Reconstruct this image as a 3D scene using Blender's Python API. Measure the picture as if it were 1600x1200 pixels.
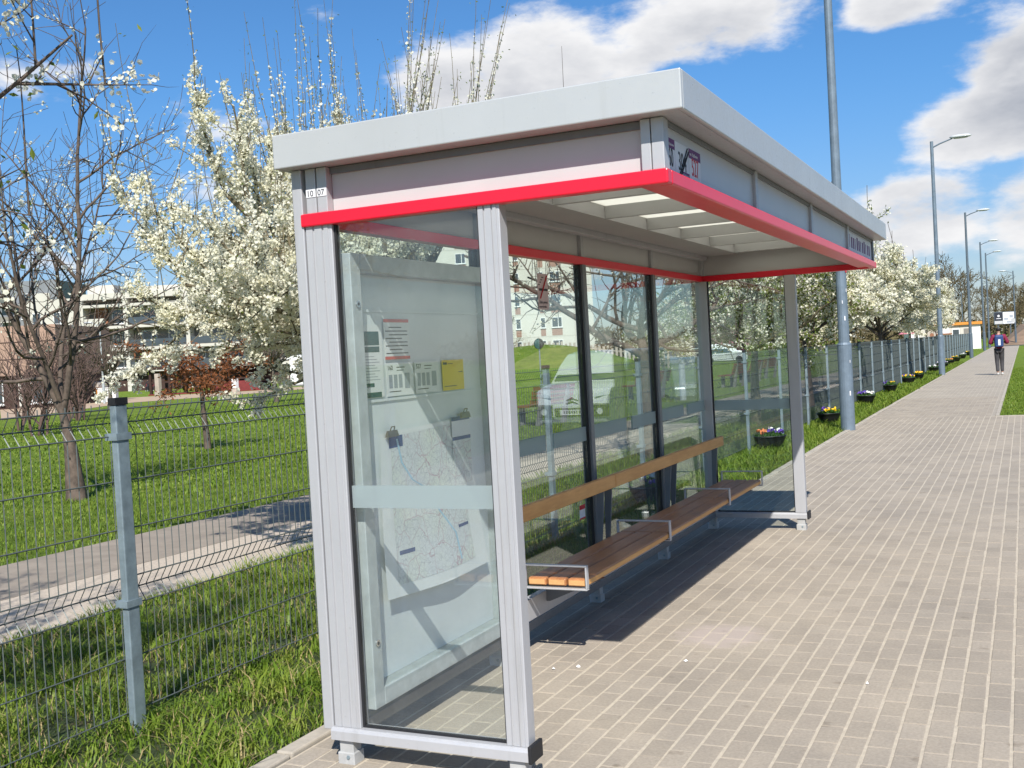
import bpy, math, random
import numpy as np
from mathutils import Matrix, Vector

for o in list(bpy.data.objects):
    bpy.data.objects.remove(o, do_unlink=True)
SC = bpy.context.scene
COL = SC.collection
PI = math.pi

# ------------------------------------------------------------------ camera
cam_d = bpy.data.cameras.new('camera')
cam = bpy.data.objects.new('camera', cam_d); COL.objects.link(cam)
CR = Vector((0.90365303, 0.42469378, -0.05519426))
CU = Vector((0.03951377, 0.04564896, 0.99817575))
CF = Vector((-0.42643859, 0.90418547, -0.02446957))
CP = Vector((2.6307, -3.6773, 1.6255))
cam.matrix_world = Matrix(((CR.x, CU.x, -CF.x, CP.x), (CR.y, CU.y, -CF.y, CP.y), (CR.z, CU.z, -CF.z, CP.z), (0, 0, 0, 1)))
cam_d.sensor_width = 36.0
cam_d.lens = 36.0 * 1702.845 / 1600.0
cam_d.clip_start = 0.05
cam_d.clip_end = 6000
SC.camera = cam

# ------------------------------------------------------------------ world, sun, exposure
SUN_V = Vector((0.460, -0.925, 1.0)).normalized()      # towards the sun
SUN_EL = math.asin(SUN_V.z)
SUN_AZ = math.atan2(SUN_V.x, SUN_V.y)
SKY_STRENGTH = 0.09
world = bpy.data.worlds.new('World'); SC.world = world
world.use_nodes = True
nt = world.node_tree; N = nt.nodes; Lk = nt.links
N.clear()
w_out = N.new('ShaderNodeOutputWorld'); w_bg = N.new('ShaderNodeBackground')
w_bg.inputs['Strength'].default_value = SKY_STRENGTH
sky = N.new('ShaderNodeTexSky'); sky.sky_type = 'NISHITA'; sky.sun_disc = False
sky.sun_elevation = SUN_EL; sky.sun_rotation = SUN_AZ
sky.air_density = 1.0; sky.dust_density = 0.3; sky.ozone_density = 2.5
tc = N.new('ShaderNodeTexCoord')

def wmath(op, a, b=None, clamp=False):
    n = N.new('ShaderNodeMath'); n.operation = op; n.use_clamp = clamp
    for i, v in enumerate((a, b)):
        if v is None: continue
        if isinstance(v, (int, float)): n.inputs[i].default_value = v
        else: Lk.new(v, n.inputs[i])
    return n.outputs[0]

def wnoise(vec, scale, detail, rough, off=(0, 0, 0)):
    mp = N.new('ShaderNodeMapping'); mp.inputs['Scale'].default_value = (1, 1, 2.3); mp.inputs['Location'].default_value = off
    Lk.new(vec, mp.inputs['Vector'])
    n = N.new('ShaderNodeTexNoise'); n.inputs['Scale'].default_value = scale; n.inputs['Detail'].default_value = detail
    n.inputs['Roughness'].default_value = rough
    Lk.new(mp.outputs[0], n.inputs['Vector'])
    return n.outputs['Fac']

# clouds: fractal noise over the whole sky plus a few cumulus heaps seen in the photograph's part of it
CLOUDS = [((-0.31, 0.905, 0.285), 0.17, 1.0), ((-0.42, 0.87, 0.245), 0.09, 0.8), ((-0.20, 0.93, 0.29), 0.09, 0.8), ((-0.02, 0.98, 0.17), 0.09, 1.0),
          ((0.03, 0.97, 0.205), 0.09, 1.0), ((-0.09, 0.99, 0.10), 0.10, 0.9), ((0.06, 0.99, 0.10), 0.12, 0.9), ((-0.20, 0.96, 0.185), 0.028, 0.6),
          ((-0.09, 0.96, 0.275), 0.05, 0.7), ((-0.70, 0.70, 0.07), 0.20, 0.55), ((-0.3, 0.95, 0.05), 0.2, 0.7),
          ((0.5, -0.8, 0.35), 0.3, 0.8), ((-0.3, -0.9, 0.4), 0.3, 0.8), ((0.9, 0.3, 0.3), 0.25, 0.8)]
dvec = tc.outputs['Generated']
n_big = wnoise(dvec, 4.6, 10, 0.58)
n_off = wnoise(dvec, 4.6, 6, 0.58, (0.006, -0.012, 0.05))
dens = wmath('ADD', wmath('MULTIPLY', n_big, 2.3), -0.65)
blob_sum = None
for (c, rad, amp) in CLOUDS:
    cv = Vector(c).normalized()
    sb = N.new('ShaderNodeVectorMath'); sb.operation = 'SUBTRACT'; Lk.new(dvec, sb.inputs[0]); sb.inputs[1].default_value = cv
    ml = N.new('ShaderNodeVectorMath'); ml.operation = 'MULTIPLY'; Lk.new(sb.outputs[0], ml.inputs[0]); ml.inputs[1].default_value = (1, 1, 2.2)
    ln = N.new('ShaderNodeVectorMath'); ln.operation = 'LENGTH'; Lk.new(ml.outputs[0], ln.inputs[0])
    mr = N.new('ShaderNodeMapRange'); mr.interpolation_type = 'SMOOTHSTEP'
    mr.inputs['From Min'].default_value = rad * 1.35; mr.inputs['From Max'].default_value = rad * 0.3
    mr.inputs['To Min'].default_value = 0; mr.inputs['To Max'].default_value = amp
    Lk.new(ln.outputs['Value'], mr.inputs['Value'])
    blob_sum = mr.outputs[0] if blob_sum is None else wmath('MAXIMUM', blob_sum, mr.outputs[0])
dens = wmath('ADD', dens, wmath('MULTIPLY', blob_sum, 0.52))
mask = N.new('ShaderNodeMapRange'); mask.interpolation_type = 'SMOOTHSTEP'
mask.inputs['From Min'].default_value = 0.74; mask.inputs['From Max'].default_value = 1.02
Lk.new(dens, mask.inputs['Value'])
# bright sunlit rims, greyer cores and bases
shade = wmath('ADD', wmath('MULTIPLY', wmath('SUBTRACT', n_big, n_off), 2.2), 0.62, True)
core = N.new('ShaderNodeMapRange'); core.inputs['From Min'].default_value = 0.86; core.inputs['From Max'].default_value = 1.25
core.inputs['To Min'].default_value = 0.30; core.inputs['To Max'].default_value = -0.18
Lk.new(dens, core.inputs['Value'])
shade = wmath('ADD', shade, core.outputs[0], True)
cr = N.new('ShaderNodeValToRGB'); Lk.new(shade, cr.inputs[0])
cr.color_ramp.elements[0].position = 0.25; cr.color_ramp.elements[0].color = (3.5, 3.75, 4.3, 1)
cr.color_ramp.elements[1].position = 0.95; cr.color_ramp.elements[1].color = (7.4, 7.4, 7.5, 1)
skg = N.new('ShaderNodeMix'); skg.data_type = 'RGBA'; skg.blend_type = 'MULTIPLY'; skg.inputs[0].default_value = 1.0
Lk.new(sky.outputs[0], skg.inputs[6]); sepz = N.new('ShaderNodeSeparateXYZ'); Lk.new(dvec, sepz.inputs[0])
hz = N.new('ShaderNodeMapRange'); hz.interpolation_type = 'SMOOTHSTEP'; hz.inputs['From Max'].default_value = 0.26; Lk.new(sepz.outputs['Z'], hz.inputs['Value'])
tm = N.new('ShaderNodeMix'); tm.data_type = 'RGBA'; Lk.new(hz.outputs[0], tm.inputs[0]); tm.inputs[6].default_value = (0.62, 0.66, 0.80, 1); tm.inputs[7].default_value = (0.46, 0.80, 1.09, 1)
Lk.new(tm.outputs[2], skg.inputs[7])
mx = N.new('ShaderNodeMix'); mx.data_type = 'RGBA'
Lk.new(mask.outputs[0], mx.inputs[0]); Lk.new(skg.outputs[2], mx.inputs[6]); Lk.new(cr.outputs[0], mx.inputs[7])
Lk.new(mx.outputs[2], w_bg.inputs['Color']); Lk.new(w_bg.outputs[0], w_out.inputs['Surface'])

sun_d = bpy.data.lights.new('sun', 'SUN'); sun_d.energy = 4.8; sun_d.angle = math.radians(0.53); sun_d.color = (1.0, 0.96, 0.9)
sun = bpy.data.objects.new('sun', sun_d); COL.objects.link(sun)
sun.rotation_euler = (-SUN_V).to_track_quat('-Z', 'Y').to_euler()
sun.location = (20, -40, 45)

SC.view_settings.view_transform = 'Standard'
SC.view_settings.look = 'None'
SC.view_settings.exposure = 0.48
SC.view_settings.gamma = 1.0
SC.view_settings.use_curve_mapping = False
SC.render.engine = 'CYCLES'
SC.cycles.use_denoising = True
SC.cycles.max_bounces = 10
SC.cycles.transparent_max_bounces = 24
SC.cycles.caustics_reflective = False
SC.cycles.caustics_refractive = False

# ------------------------------------------------------------------ materials
MATS = {}
def new_mat(name):
    m = bpy.data.materials.new(name); m.use_nodes = True
    t = m.node_tree; t.nodes.clear()
    out = t.nodes.new('ShaderNodeOutputMaterial')
    MATS[name] = m
    return m, t, out

def nd(t, typ, **kw):
    n = t.nodes.new(typ)
    for k, v in kw.items():
        if k in n.inputs: n.inputs[k].default_value = v
        else: setattr(n, k, v)
    return n

def noise(t, scale, detail=4, rough=0.6, coord='Object', stretch=None):
    c = t.nodes.new('ShaderNodeTexCoord')
    src = c.outputs[coord] if coord != 'World' else t.nodes.new('ShaderNodeNewGeometry').outputs['Position']
    n = nd(t, 'ShaderNodeTexNoise', Scale=scale, Detail=detail, Roughness=rough)
    if stretch:
        mp = t.nodes.new('ShaderNodeMapping'); mp.inputs['Scale'].default_value = stretch
        t.links.new(src, mp.inputs['Vector']); src = mp.outputs[0]
    t.links.new(src, n.inputs['Vector'])
    return n.outputs['Fac']

def ramp(t, fac, stops):
    r = t.nodes.new('ShaderNodeValToRGB'); t.links.new(fac, r.inputs[0])
    e = r.color_ramp.elements
    while len(e) < len(stops): e.new(0.5)
    for i, (p, c) in enumerate(stops):
        e[i].position = p; e[i].color = (*c, 1)
    return r.outputs[0]

def bump(t, h, strength=0.3, dist=0.01):
    b = nd(t, 'ShaderNodeBump', Strength=strength, Distance=dist)
    t.links.new(h, b.inputs['Height'])
    return b.outputs[0]

def sc(c, k): return tuple(min(1.0, x * k) for x in c)

def plain(name, color, rough=0.6, metal=0.0, var=0.12, scale=8.0, coord='Object', bmp=0.0, bscale=60, spec=0.5, stretch=None):
    m, t, out = new_mat(name)
    p = nd(t, 'ShaderNodeBsdfPrincipled', Roughness=rough, Metallic=metal)
    p.inputs['Specular IOR Level'].default_value = spec
    f = noise(t, scale, 5, 0.65, coord, stretch)
    t.links.new(ramp(t, f, [(0.3, sc(color, 1 - var)), (0.7, sc(color, 1 + var))]), p.inputs['Base Color'])
    if bmp:
        t.links.new(bump(t, noise(t, bscale, 4, 0.6, coord, stretch), bmp, 0.004), p.inputs['Normal'])
    t.links.new(p.outputs[0], out.inputs[0])
    return m

def painted(name, color, rough, metal, dirt=0.35, rv=0.14):
    m, t, out = new_mat(name)
    p = nd(t, 'ShaderNodeBsdfPrincipled', Metallic=metal)
    streak = noise(t, 14, 5, 0.65, 'World', (1, 1, 0.07)); spk = noise(t, 45, 4, 0.7, 'World'); big = noise(t, 1.6, 4, 0.6, 'World')
    base = ramp(t, big, [(0.3, sc(color, 0.95)), (0.7, sc(color, 1.04))])
    c1 = ramp(t, streak, [(0.0, (1, 1, 1)), (0.55, (1, 1, 1)), (0.78, (1 - dirt * .45, 1 - dirt * .48, 1 - dirt * .55))])
    c2 = ramp(t, spk, [(0.0, (1, 1, 1)), (0.64, (1, 1, 1)), (0.74, (1 - dirt * .4, 1 - dirt * .42, 1 - dirt * .45))])
    t.links.new(mulc(t, mulc(t, base, c1), c2), p.inputs['Base Color'])
    mr = nd(t, 'ShaderNodeMapRange'); mr.inputs['From Min'].default_value = .3; mr.inputs['From Max'].default_value = .7
    mr.inputs['To Min'].default_value = rough - rv * .5; mr.inputs['To Max'].default_value = rough + rv
    t.links.new(spk, mr.inputs['Value']); t.links.new(mr.outputs[0], p.inputs['Roughness'])
    t.links.new(p.outputs[0], out.inputs[0])
def mulc(t, a, b):
    x = nd(t, 'ShaderNodeMix', data_type='RGBA', blend_type='MULTIPLY'); x.inputs[0].default_value = 1.0
    t.links.new(a, x.inputs[6]); t.links.new(b, x.inputs[7]); return x.outputs[2]
painted('alu', (0.45, 0.452, 0.465), 0.38, 0.2)
painted('alu_dark', (0.17, 0.18, 0.195), 0.42, 0.2, 0.3)
painted('fascia', (0.45, 0.465, 0.465), 0.33, 0.12, 0.28)
painted('red_paint', (0.74, 0.012, 0.035), 0.30, 0, 0.08, 0.02)
plain('rubber', (0.012, 0.012, 0.014), 0.6)
plain('sleeve', (0.42, 0.42, 0.41), 0.55, 0.1, 0.15, 14)
plain('galv', (0.23, 0.29, 0.32), 0.5, 0.35, 0.22, 14, bmp=0.1)
plain('galv_light', (0.43, 0.47, 0.47), 0.48, 0.2, 0.16, 10)
plain('wire', (0.095, 0.112, 0.108), 0.5, 0.2, 0.15, 4)
plain('case_board', (0.74, 0.77, 0.775), 0.6, 0, 0.05, 3)
plain('opal', (0.505, 0.50, 0.495), 0.35, 0, 0.03, 3)
plain('paper', (0.80, 0.81, 0.80), 0.7, 0, 0.03, 5)
plain('paper_yellow', (0.80, 0.58, 0.02), 0.7, 0, 0.05, 5)
plain('paper_teal', (0.02, 0.09, 0.09), 0.7)
plain('paper_red', (0.62, 0.08, 0.06), 0.7)
plain('ink', (0.03, 0.03, 0.035), 0.7)
plain('ink_pale', (0.33, 0.36, 0.40), 0.7)
plain('ink_purple', (0.13, 0.02, 0.13), 0.6)
plain('ink_red', (0.55, 0.03, 0.05), 0.6)
plain('ink_blue', (0.02, 0.06, 0.22), 0.6)
plain('map_blue', (0.42, 0.62, 0.76), 0.7)
plain('sticker_pink', (0.52, 0.40, 0.42), 0.6)
plain('sticker_white', (0.72, 0.72, 0.74), 0.6)
plain('brass', (0.20, 0.17, 0.12), 0.4, 0.8)
plain('chrome', (0.6, 0.6, 0.6), 0.2, 0.9)
plain('pole_paint', (0.155, 0.20, 0.245), 0.45, 0.15, 0.16, 6, bmp=0.05)
plain('pole_far', (0.10, 0.13, 0.16), 0.5, 0.1, 0.1, 6)
plain('lamp_glass', (0.55, 0.57, 0.58), 0.2, 0, 0.02)
plain('planter_black', (0.012, 0.012, 0.013), 0.45, 0, 0.2, 12)
plain('soil', (0.03, 0.02, 0.013), 0.9)
plain('petal_white', (0.82, 0.80, 0.76), 0.6)
plain('petal_yellow', (0.85, 0.55, 0.01), 0.6)
plain('petal_violet', (0.10, 0.045, 0.33), 0.6)
plain('petal_orange', (0.72, 0.22, 0.08), 0.6)
plain('bark', (0.105, 0.078, 0.060), 0.9, 0, 0.55, 11, bmp=0.7, bscale=40, stretch=(1, 1, 0.6))
plain('bark_lichen', (0.15, 0.125, 0.075), 0.9, 0, 0.5, 9, bmp=0.7, bscale=40)
plain('bark_far', (0.115, 0.09, 0.068), 0.9, 0, 0.3, 4)
plain('bark_red', (0.12, 0.075, 0.062), 0.9, 0, 0.3, 4)
plain('wall_white', (0.53, 0.50, 0.44), 0.85, 0, 0.05, 0.4)
plain('wall_cream', (0.60, 0.575, 0.51), 0.85, 0, 0.06, 0.3)
plain('wall_tan', (0.36, 0.235, 0.175), 0.8, 0, 0.08, 0.5)
plain('wall_grey', (0.20, 0.21, 0.225), 0.8, 0, 0.1, 0.3)
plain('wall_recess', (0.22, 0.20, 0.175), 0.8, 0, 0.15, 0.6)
plain('panel_orange', (0.26, 0.11, 0.055), 0.7)
plain('panel_brown', (0.33, 0.19, 0.145), 0.7, 0, 0.1, 2)
plain('window_glass', (0.05, 0.065, 0.08), 0.08, 0, 0.3, 0.3, spec=0.8)
plain('frame_white', (0.75, 0.75, 0.73), 0.6)
plain('wood_dark', (0.045, 0.02, 0.014), 0.75, 0, 0.3, 3, bmp=0.3)
plain('wood_pale', (0.42, 0.36, 0.30), 0.8, 0, 0.2, 2)
plain('bench_red', (0.19, 0.03, 0.03), 0.6, 0, 0.2, 3)
plain('concrete_leg', (0.16, 0.155, 0.15), 0.8, 0, 0.2, 5)
plain('jacket', (0.20, 0.012, 0.045), 0.8, 0, 0.15, 9)
plain('trousers', (0.045, 0.042, 0.045), 0.8, 0, 0.2, 8)
plain('skin', (0.45, 0.27, 0.20), 0.6, 0, 0.04)
plain('hair', (0.012, 0.009, 0.008), 0.6)
plain('backpack', (0.018, 0.05, 0.16), 0.6, 0, 0.2, 12)
plain('shoe', (0.5, 0.5, 0.48), 0.6)
plain('black_cloth', (0.014, 0.014, 0.017), 0.8)
plain('car_white', (0.66, 0.68, 0.70), 0.22, 0, 0.02, 1)
plain('car_silver', (0.36, 0.38, 0.40), 0.25, 0.5, 0.02, 1)
plain('plastic_black', (0.02, 0.02, 0.022), 0.5)
plain('tyre', (0.015, 0.015, 0.015), 0.85)
plain('head_lamp', (0.7, 0.72, 0.74), 0.1, 0.3)
plain('kiosk_orange', (0.62, 0.24, 0.03), 0.6)
plain('sign_blue', (0.02, 0.13, 0.5), 0.5)
plain('sign_pink', (0.62, 0.20, 0.24), 0.6)
plain('billboard_dark', (0.02, 0.024, 0.035), 0.5)
plain('dry_earth', (0.24, 0.16, 0.10), 0.95, 0, 0.3, 0.5, coord='World')
plain('pink_leaf', (0.35, 0.12, 0.19), 0.8)
plain('kerb_concrete', (0.40, 0.355, 0.29), 0.9, 0, 0.22, 7, coord='World', bmp=0.4, bscale=90)
plain('road_asphalt', (0.055, 0.055, 0.057), 0.85, 0, 0.25, 4, coord='World', bmp=0.4, bscale=120)
plain('litter_white', (0.75, 0.75, 0.73), 0.7)

def leaf_mat(name, stops, rough=0.6, trans=0.35, coord='World', scale=2.0):
    m, t, out = new_mat(name)
    f = noise(t, scale, 5, 0.75, coord)
    col = ramp(t, f, stops)
    d = nd(t, 'ShaderNodeBsdfPrincipled', Roughness=rough); d.inputs['Specular IOR Level'].default_value = 0.25
    tr = nd(t, 'ShaderNodeBsdfTranslucent')
    t.links.new(col, d.inputs['Base Color']); t.links.new(col, tr.inputs['Color'])
    mxs = nd(t, 'ShaderNodeMixShader'); mxs.inputs[0].default_value = trans
    t.links.new(d.outputs[0], mxs.inputs[1]); t.links.new(tr.outputs[0], mxs.inputs[2])
    t.links.new(mxs.outputs[0], out.inputs[0])
    return m
leaf_mat('blade', [(0.25, (0.065, 0.125, 0.015)), (0.45, (0.145, 0.235, 0.024)), (0.60, (0.25, 0.315, 0.045)), (0.76, (0.40, 0.35, 0.14))], 0.45, 0.35, scale=5)
leaf_mat('blossom', [(0.3, (0.80, 0.77, 0.56)), (0.6, (0.88, 0.86, 0.74))], 0.7, 0.45, scale=3)
leaf_mat('straw', [(0.3, (0.30, 0.23, 0.10)), (0.7, (0.45, 0.36, 0.18))], 0.7, 0.2, scale=6)
leaf_mat('young_leaf', [(0.3, (0.10, 0.16, 0.02)), (0.7, (0.24, 0.28, 0.05))], 0.6, 0.4)
leaf_mat('brown_leaf', [(0.3, (0.16, 0.055, 0.022)), (0.7, (0.34, 0.13, 0.05))], 0.7, 0.3)
leaf_mat('forsythia', [(0.3, (0.6, 0.42, 0.01)), (0.7, (0.75, 0.55, 0.03))], 0.7, 0.3)
leaf_mat('planter_leaf', [(0.3, (0.03, 0.09, 0.015)), (0.7, (0.08, 0.17, 0.03))], 0.5, 0.3)
leaf_mat('far_twigs', [(0.3, (0.12, 0.09, 0.055)), (0.7, (0.20, 0.17, 0.085))], 0.9, 0.2, scale=0.2)

def glass_mat(name, tint, dirt=0.03, ior=1.5, dirt_scale=4.0):
    m, t, out = new_mat(name)
    tr = nd(t, 'ShaderNodeBsdfTransparent'); tr.inputs['Color'].default_value = (*tint, 1)
    gl = nd(t, 'ShaderNodeBsdfGlossy', Roughness=0.008); gl.inputs['Color'].default_value = (0.95, 1.0, 0.98, 1)
    lw = nd(t, 'ShaderNodeLayerWeight', Blend=0.5)
    pw = nd(t, 'ShaderNodeMath', operation='POWER'); t.links.new(lw.outputs['Facing'], pw.inputs[0]); pw.inputs[1].default_value = 5.0
    f0 = ((ior - 1) / (ior + 1)) ** 2
    fr = nd(t, 'ShaderNodeMath', operation='MULTIPLY_ADD'); t.links.new(pw.outputs[0], fr.inputs[0]); fr.inputs[1].default_value = 1 - f0; fr.inputs[2].default_value = f0
    mixg = nd(t, 'ShaderNodeMixShader'); t.links.new(fr.outputs[0], mixg.inputs[0])
    t.links.new(tr.outputs[0], mixg.inputs[1]); t.links.new(gl.outputs[0], mixg.inputs[2])
    df = nd(t, 'ShaderNodeBsdfDiffuse'); df.inputs['Color'].default_value = (0.55, 0.57, 0.55, 1)
    f = noise(t, dirt_scale, 8, 0.7)
    mr = nd(t, 'ShaderNodeMapRange'); mr.inputs['From Min'].default_value = 0.35; mr.inputs['From Max'].default_value = 0.8
    mr.inputs['To Min'].default_value = dirt * 0.3; mr.inputs['To Max'].default_value = dirt * 2.2
    t.links.new(f, mr.inputs['Value'])
    mixd = nd(t, 'ShaderNodeMixShader'); t.links.new(mr.outputs[0], mixd.inputs[0])
    t.links.new(mixg.outputs[0], mixd.inputs[1]); t.links.new(df.outputs[0], mixd.inputs[2])
    t.links.new(mixd.outputs[0], out.inputs[0])
    return m
glass_mat('glass', (0.93, 0.97, 0.955), 0.010, 1.8)
glass_mat('glass_dirty', (0.96, 0.98, 0.976), 0.030, 1.5, 3.0)
glass_mat('acrylic', (0.98, 0.99, 0.988), 0.006, 1.25)

m, t, out = new_mat('frosted')
d = nd(t, 'ShaderNodeBsdfDiffuse'); d.inputs['Color'].default_value = (0.50, 0.56, 0.57, 1)
tr = nd(t, 'ShaderNodeBsdfTranslucent'); tr.inputs['Color'].default_value = (0.52, 0.60, 0.61, 1)
tp = nd(t, 'ShaderNodeBsdfTransparent'); tp.inputs['Color'].default_value = (0.85, 0.95, 0.94, 1)
a1 = nd(t, 'ShaderNodeMixShader'); a1.inputs[0].default_value = 0.4
a2 = nd(t, 'ShaderNodeMixShader'); a2.inputs[0].default_value = 0.34
t.links.new(d.outputs[0], a1.inputs[1]); t.links.new(tr.outputs[0], a1.inputs[2])
t.links.new(a1.outputs[0], a2.inputs[1]); t.links.new(tp.outputs[0], a2.inputs[2]); t.links.new(a2.outputs[0], out.inputs[0])

m, t, out = new_mat('skylight')
d = nd(t, 'ShaderNodeBsdfDiffuse'); d.inputs['Color'].default_value = (0.75, 0.74, 0.68, 1)
tr = nd(t, 'ShaderNodeBsdfTranslucent'); tr.inputs['Color'].default_value = (0.92, 0.90, 0.80, 1)
a1 = nd(t, 'ShaderNodeMixShader'); a1.inputs[0].default_value = 0.8
t.links.new(d.outputs[0], a1.inputs[1]); t.links.new(tr.outputs[0], a1.inputs[2]); t.links.new(a1.outputs[0], out.inputs[0])

def wood(name, c0, c1, rough, knots=True):
    m, t, out = new_mat(name)
    p = nd(t, 'ShaderNodeBsdfPrincipled', Roughness=rough)
    g = noise(t, 9, 6, 0.7, 'World', (7, 0.8, 7))
    g2 = noise(t, 2.3, 3, 0.5, 'World', (3, 1.2, 3))
    ad = nd(t, 'ShaderNodeMath', operation='ADD'); ad.inputs[1].default_value = 0
    t.links.new(g, ad.inputs[0]); t.links.new(g2, ad.inputs[1])
    hf = nd(t, 'ShaderNodeMath', operation='MULTIPLY'); hf.inputs[1].default_value = 0.5; t.links.new(ad.outputs[0], hf.inputs[0])
    t.links.new(ramp(t, hf.outputs[0], [(0.3, c0), (0.48, sc(tuple((a + b) / 2 for a, b in zip(c0, c1)), 1.0)), (0.66, c1)]), p.inputs['Base Color'])
    t.links.new(bump(t, g, 0.25, 0.003), p.inputs['Normal'])
    t.links.new(p.outputs[0], out.inputs[0])
wood('wood_seat', (0.23, 0.088, 0.032), (0.48, 0.205, 0.075), 0.45)
wood('wood_back', (0.52, 0.235, 0.06), (0.74, 0.39, 0.125), 0.55)
wood('wood_end', (0.50, 0.26, 0.10), (0.68, 0.38, 0.15), 0.7)

# paving stones: each stone has its own shade, plus dust, stains and a pale scuff
m, t, out = new_mat('paver')
p = nd(t, 'ShaderNodeBsdfPrincipled', Roughness=0.9); p.inputs['Specular IOR Level'].default_value = 0.2
oi = nd(t, 'ShaderNodeObjectInfo'); at = nd(t, 'ShaderNodeAttribute', attribute_name='tint')
ad = nd(t, 'ShaderNodeMath', operation='ADD'); t.links.new(oi.outputs['Random'], ad.inputs[0]); t.links.new(at.outputs['Fac'], ad.inputs[1])
frc = nd(t, 'ShaderNodeMath', operation='FRACT'); t.links.new(ad.outputs[0], frc.inputs[0])
base = ramp(t, frc.outputs[0], [(0.0, (0.326, 0.285, 0.229)), (0.5, (0.348, 0.304, 0.245)), (1.0, (0.370, 0.324, 0.262))])
big = ramp(t, noise(t, 1.1, 5, 0.7, 'World'), [(0.3, (0.82, 0.82, 0.84)), (0.7, (1.12, 1.10, 1.08))])
fine = ramp(t, noise(t, 70, 4, 0.7, 'World'), [(0.25, (0.80, 0.80, 0.80)), (0.75, (1.16, 1.16, 1.16))])
st = ramp(t, noise(t, 6.5, 3, 0.5, 'World'), [(0.0, (1, 1, 1)), (0.68, (1, 1, 1)), (0.78, (0.66, 0.64, 0.62))])
def mulc(t, a, b):
    x = nd(t, 'ShaderNodeMix', data_type='RGBA', blend_type='MULTIPLY'); x.inputs[0].default_value = 1.0
    t.links.new(a, x.inputs[6]); t.links.new(b, x.inputs[7]); return x.outputs[2]
vg = nd(t, 'ShaderNodeTexVoronoi', Scale=2.6); t.links.new(nd(t, 'ShaderNodeNewGeometry').outputs['Position'], vg.inputs['Vector'])
gum = ramp(t, vg.outputs['Distance'], [(0.0, (0.62, 0.60, 0.58)), (0.035, (0.70, 0.68, 0.66)), (0.06, (1, 1, 1))])
col = mulc(t, mulc(t, mulc(t, mulc(t, base, big), fine), st), gum)
geo = nd(t, 'ShaderNodeNewGeometry')
dist = nd(t, 'ShaderNodeVectorMath', operation='DISTANCE'); t.links.new(geo.outputs['Position'], dist.inputs[0]); dist.inputs[1].default_value = (1.02, 2.3, 0)
dn = nd(t, 'ShaderNodeMath', operation='MULTIPLY_ADD'); t.links.new(noise(t, 9, 5, 0.7, 'World'), dn.inputs[0]); dn.inputs[1].default_value = 0.35; t.links.new(dist.outputs['Value'], dn.inputs[2])
mr = nd(t, 'ShaderNodeMapRange'); mr.inputs['From Min'].default_value = 0.46; mr.inputs['From Max'].default_value = 0.34; mr.inputs['To Max'].default_value = 0.55
t.links.new(dn.outputs[0], mr.inputs['Value'])
sx = nd(t, 'ShaderNodeMix', data_type='RGBA'); t.links.new(mr.outputs[0], sx.inputs[0]); t.links.new(col, sx.inputs[6]); sx.inputs[7].default_value = (0.44, 0.37, 0.34, 1)
t.links.new(sx.outputs[2], p.inputs['Base Color'])
t.links.new(bump(t, noise(t, 160, 3, 0.6, 'World'), 0.5, 0.002), p.inputs['Normal'])
t.links.new(p.outputs[0], out.inputs[0])

plain('joint_sand', (0.475, 0.413, 0.322), 0.95, 0, 0.14, 30, coord='World', bmp=0.5, bscale=200)

# pavement far away, where single stones can no longer be told apart
m, t, out = new_mat('paving_far')
p = nd(t, 'ShaderNodeBsdfPrincipled', Roughness=0.9)
geo = nd(t, 'ShaderNodeNewGeometry')
mp = nd(t, 'ShaderNodeMapping'); mp.inputs['Rotation'].default_value = (0, 0, PI / 2); mp.inputs['Location'].default_value = (0, 0.2, 0)
t.links.new(geo.outputs['Position'], mp.inputs['Vector'])
bk = nd(t, 'ShaderNodeTexBrick', Scale=1.0); bk.inputs['Brick Width'].default_value = 0.195; bk.inputs['Row Height'].default_value = 0.105
bk.inputs['Mortar Size'].default_value = 0.006; bk.inputs['Color1'].default_value = (0.325, 0.284, 0.229, 1); bk.inputs['Color2'].default_value = (0.365, 0.319, 0.257, 1)
bk.inputs['Mortar'].default_value = (0.44, 0.38, 0.30, 1)
t.links.new(mp.outputs[0], bk.inputs['Vector'])
t.links.new(mulc(t, bk.outputs['Color'], ramp(t, noise(t, 0.8, 5, 0.7, 'World'), [(0.3, (0.85, 0.85, 0.87)), (0.7, (1.1, 1.1, 1.08))])), p.inputs['Base Color'])
t.links.new(p.outputs[0], out.inputs[0])

# lawn soil and short turf
m, t, out = new_mat('turf')
p = nd(t, 'ShaderNodeBsdfPrincipled', Roughness=0.9); p.inputs['Specular IOR Level'].default_value = 0.1
c1 = ramp(t, noise(t, 1.3, 8, 0.75, 'World'), [(0.25, (0.095, 0.15, 0.02)), (0.48, (0.155, 0.235, 0.032)), (0.63, (0.23, 0.29, 0.05)), (0.78, (0.34, 0.31, 0.11))])
c2 = ramp(t, noise(t, 26, 6, 0.8, 'World'), [(0.3, (0.55, 0.6, 0.5)), (0.7, (1.25, 1.2, 1.2))])
t.links.new(mulc(t, c1, c2), p.inputs['Base Color'])
t.links.new(bump(t, noise(t, 40, 6, 0.8, 'World'), 1.0, 0.05), p.inputs['Normal'])
t.links.new(p.outputs[0], out.inputs[0])

m, t, out = new_mat('soil_turf')
p = nd(t, 'ShaderNodeBsdfPrincipled', Roughness=0.95)
c1 = ramp(t, noise(t, 4, 8, 0.75, 'World'), [(0.3, (0.03, 0.05, 0.012)), (0.55, (0.055, 0.085, 0.02)), (0.75, (0.15, 0.10, 0.055))])
t.links.new(c1, p.inputs['Base Color']); t.links.new(bump(t, noise(t, 60, 6, 0.8, 'World'), 1.0, 0.03), p.inputs['Normal'])
t.links.new(p.outputs[0], out.inputs[0])

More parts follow.
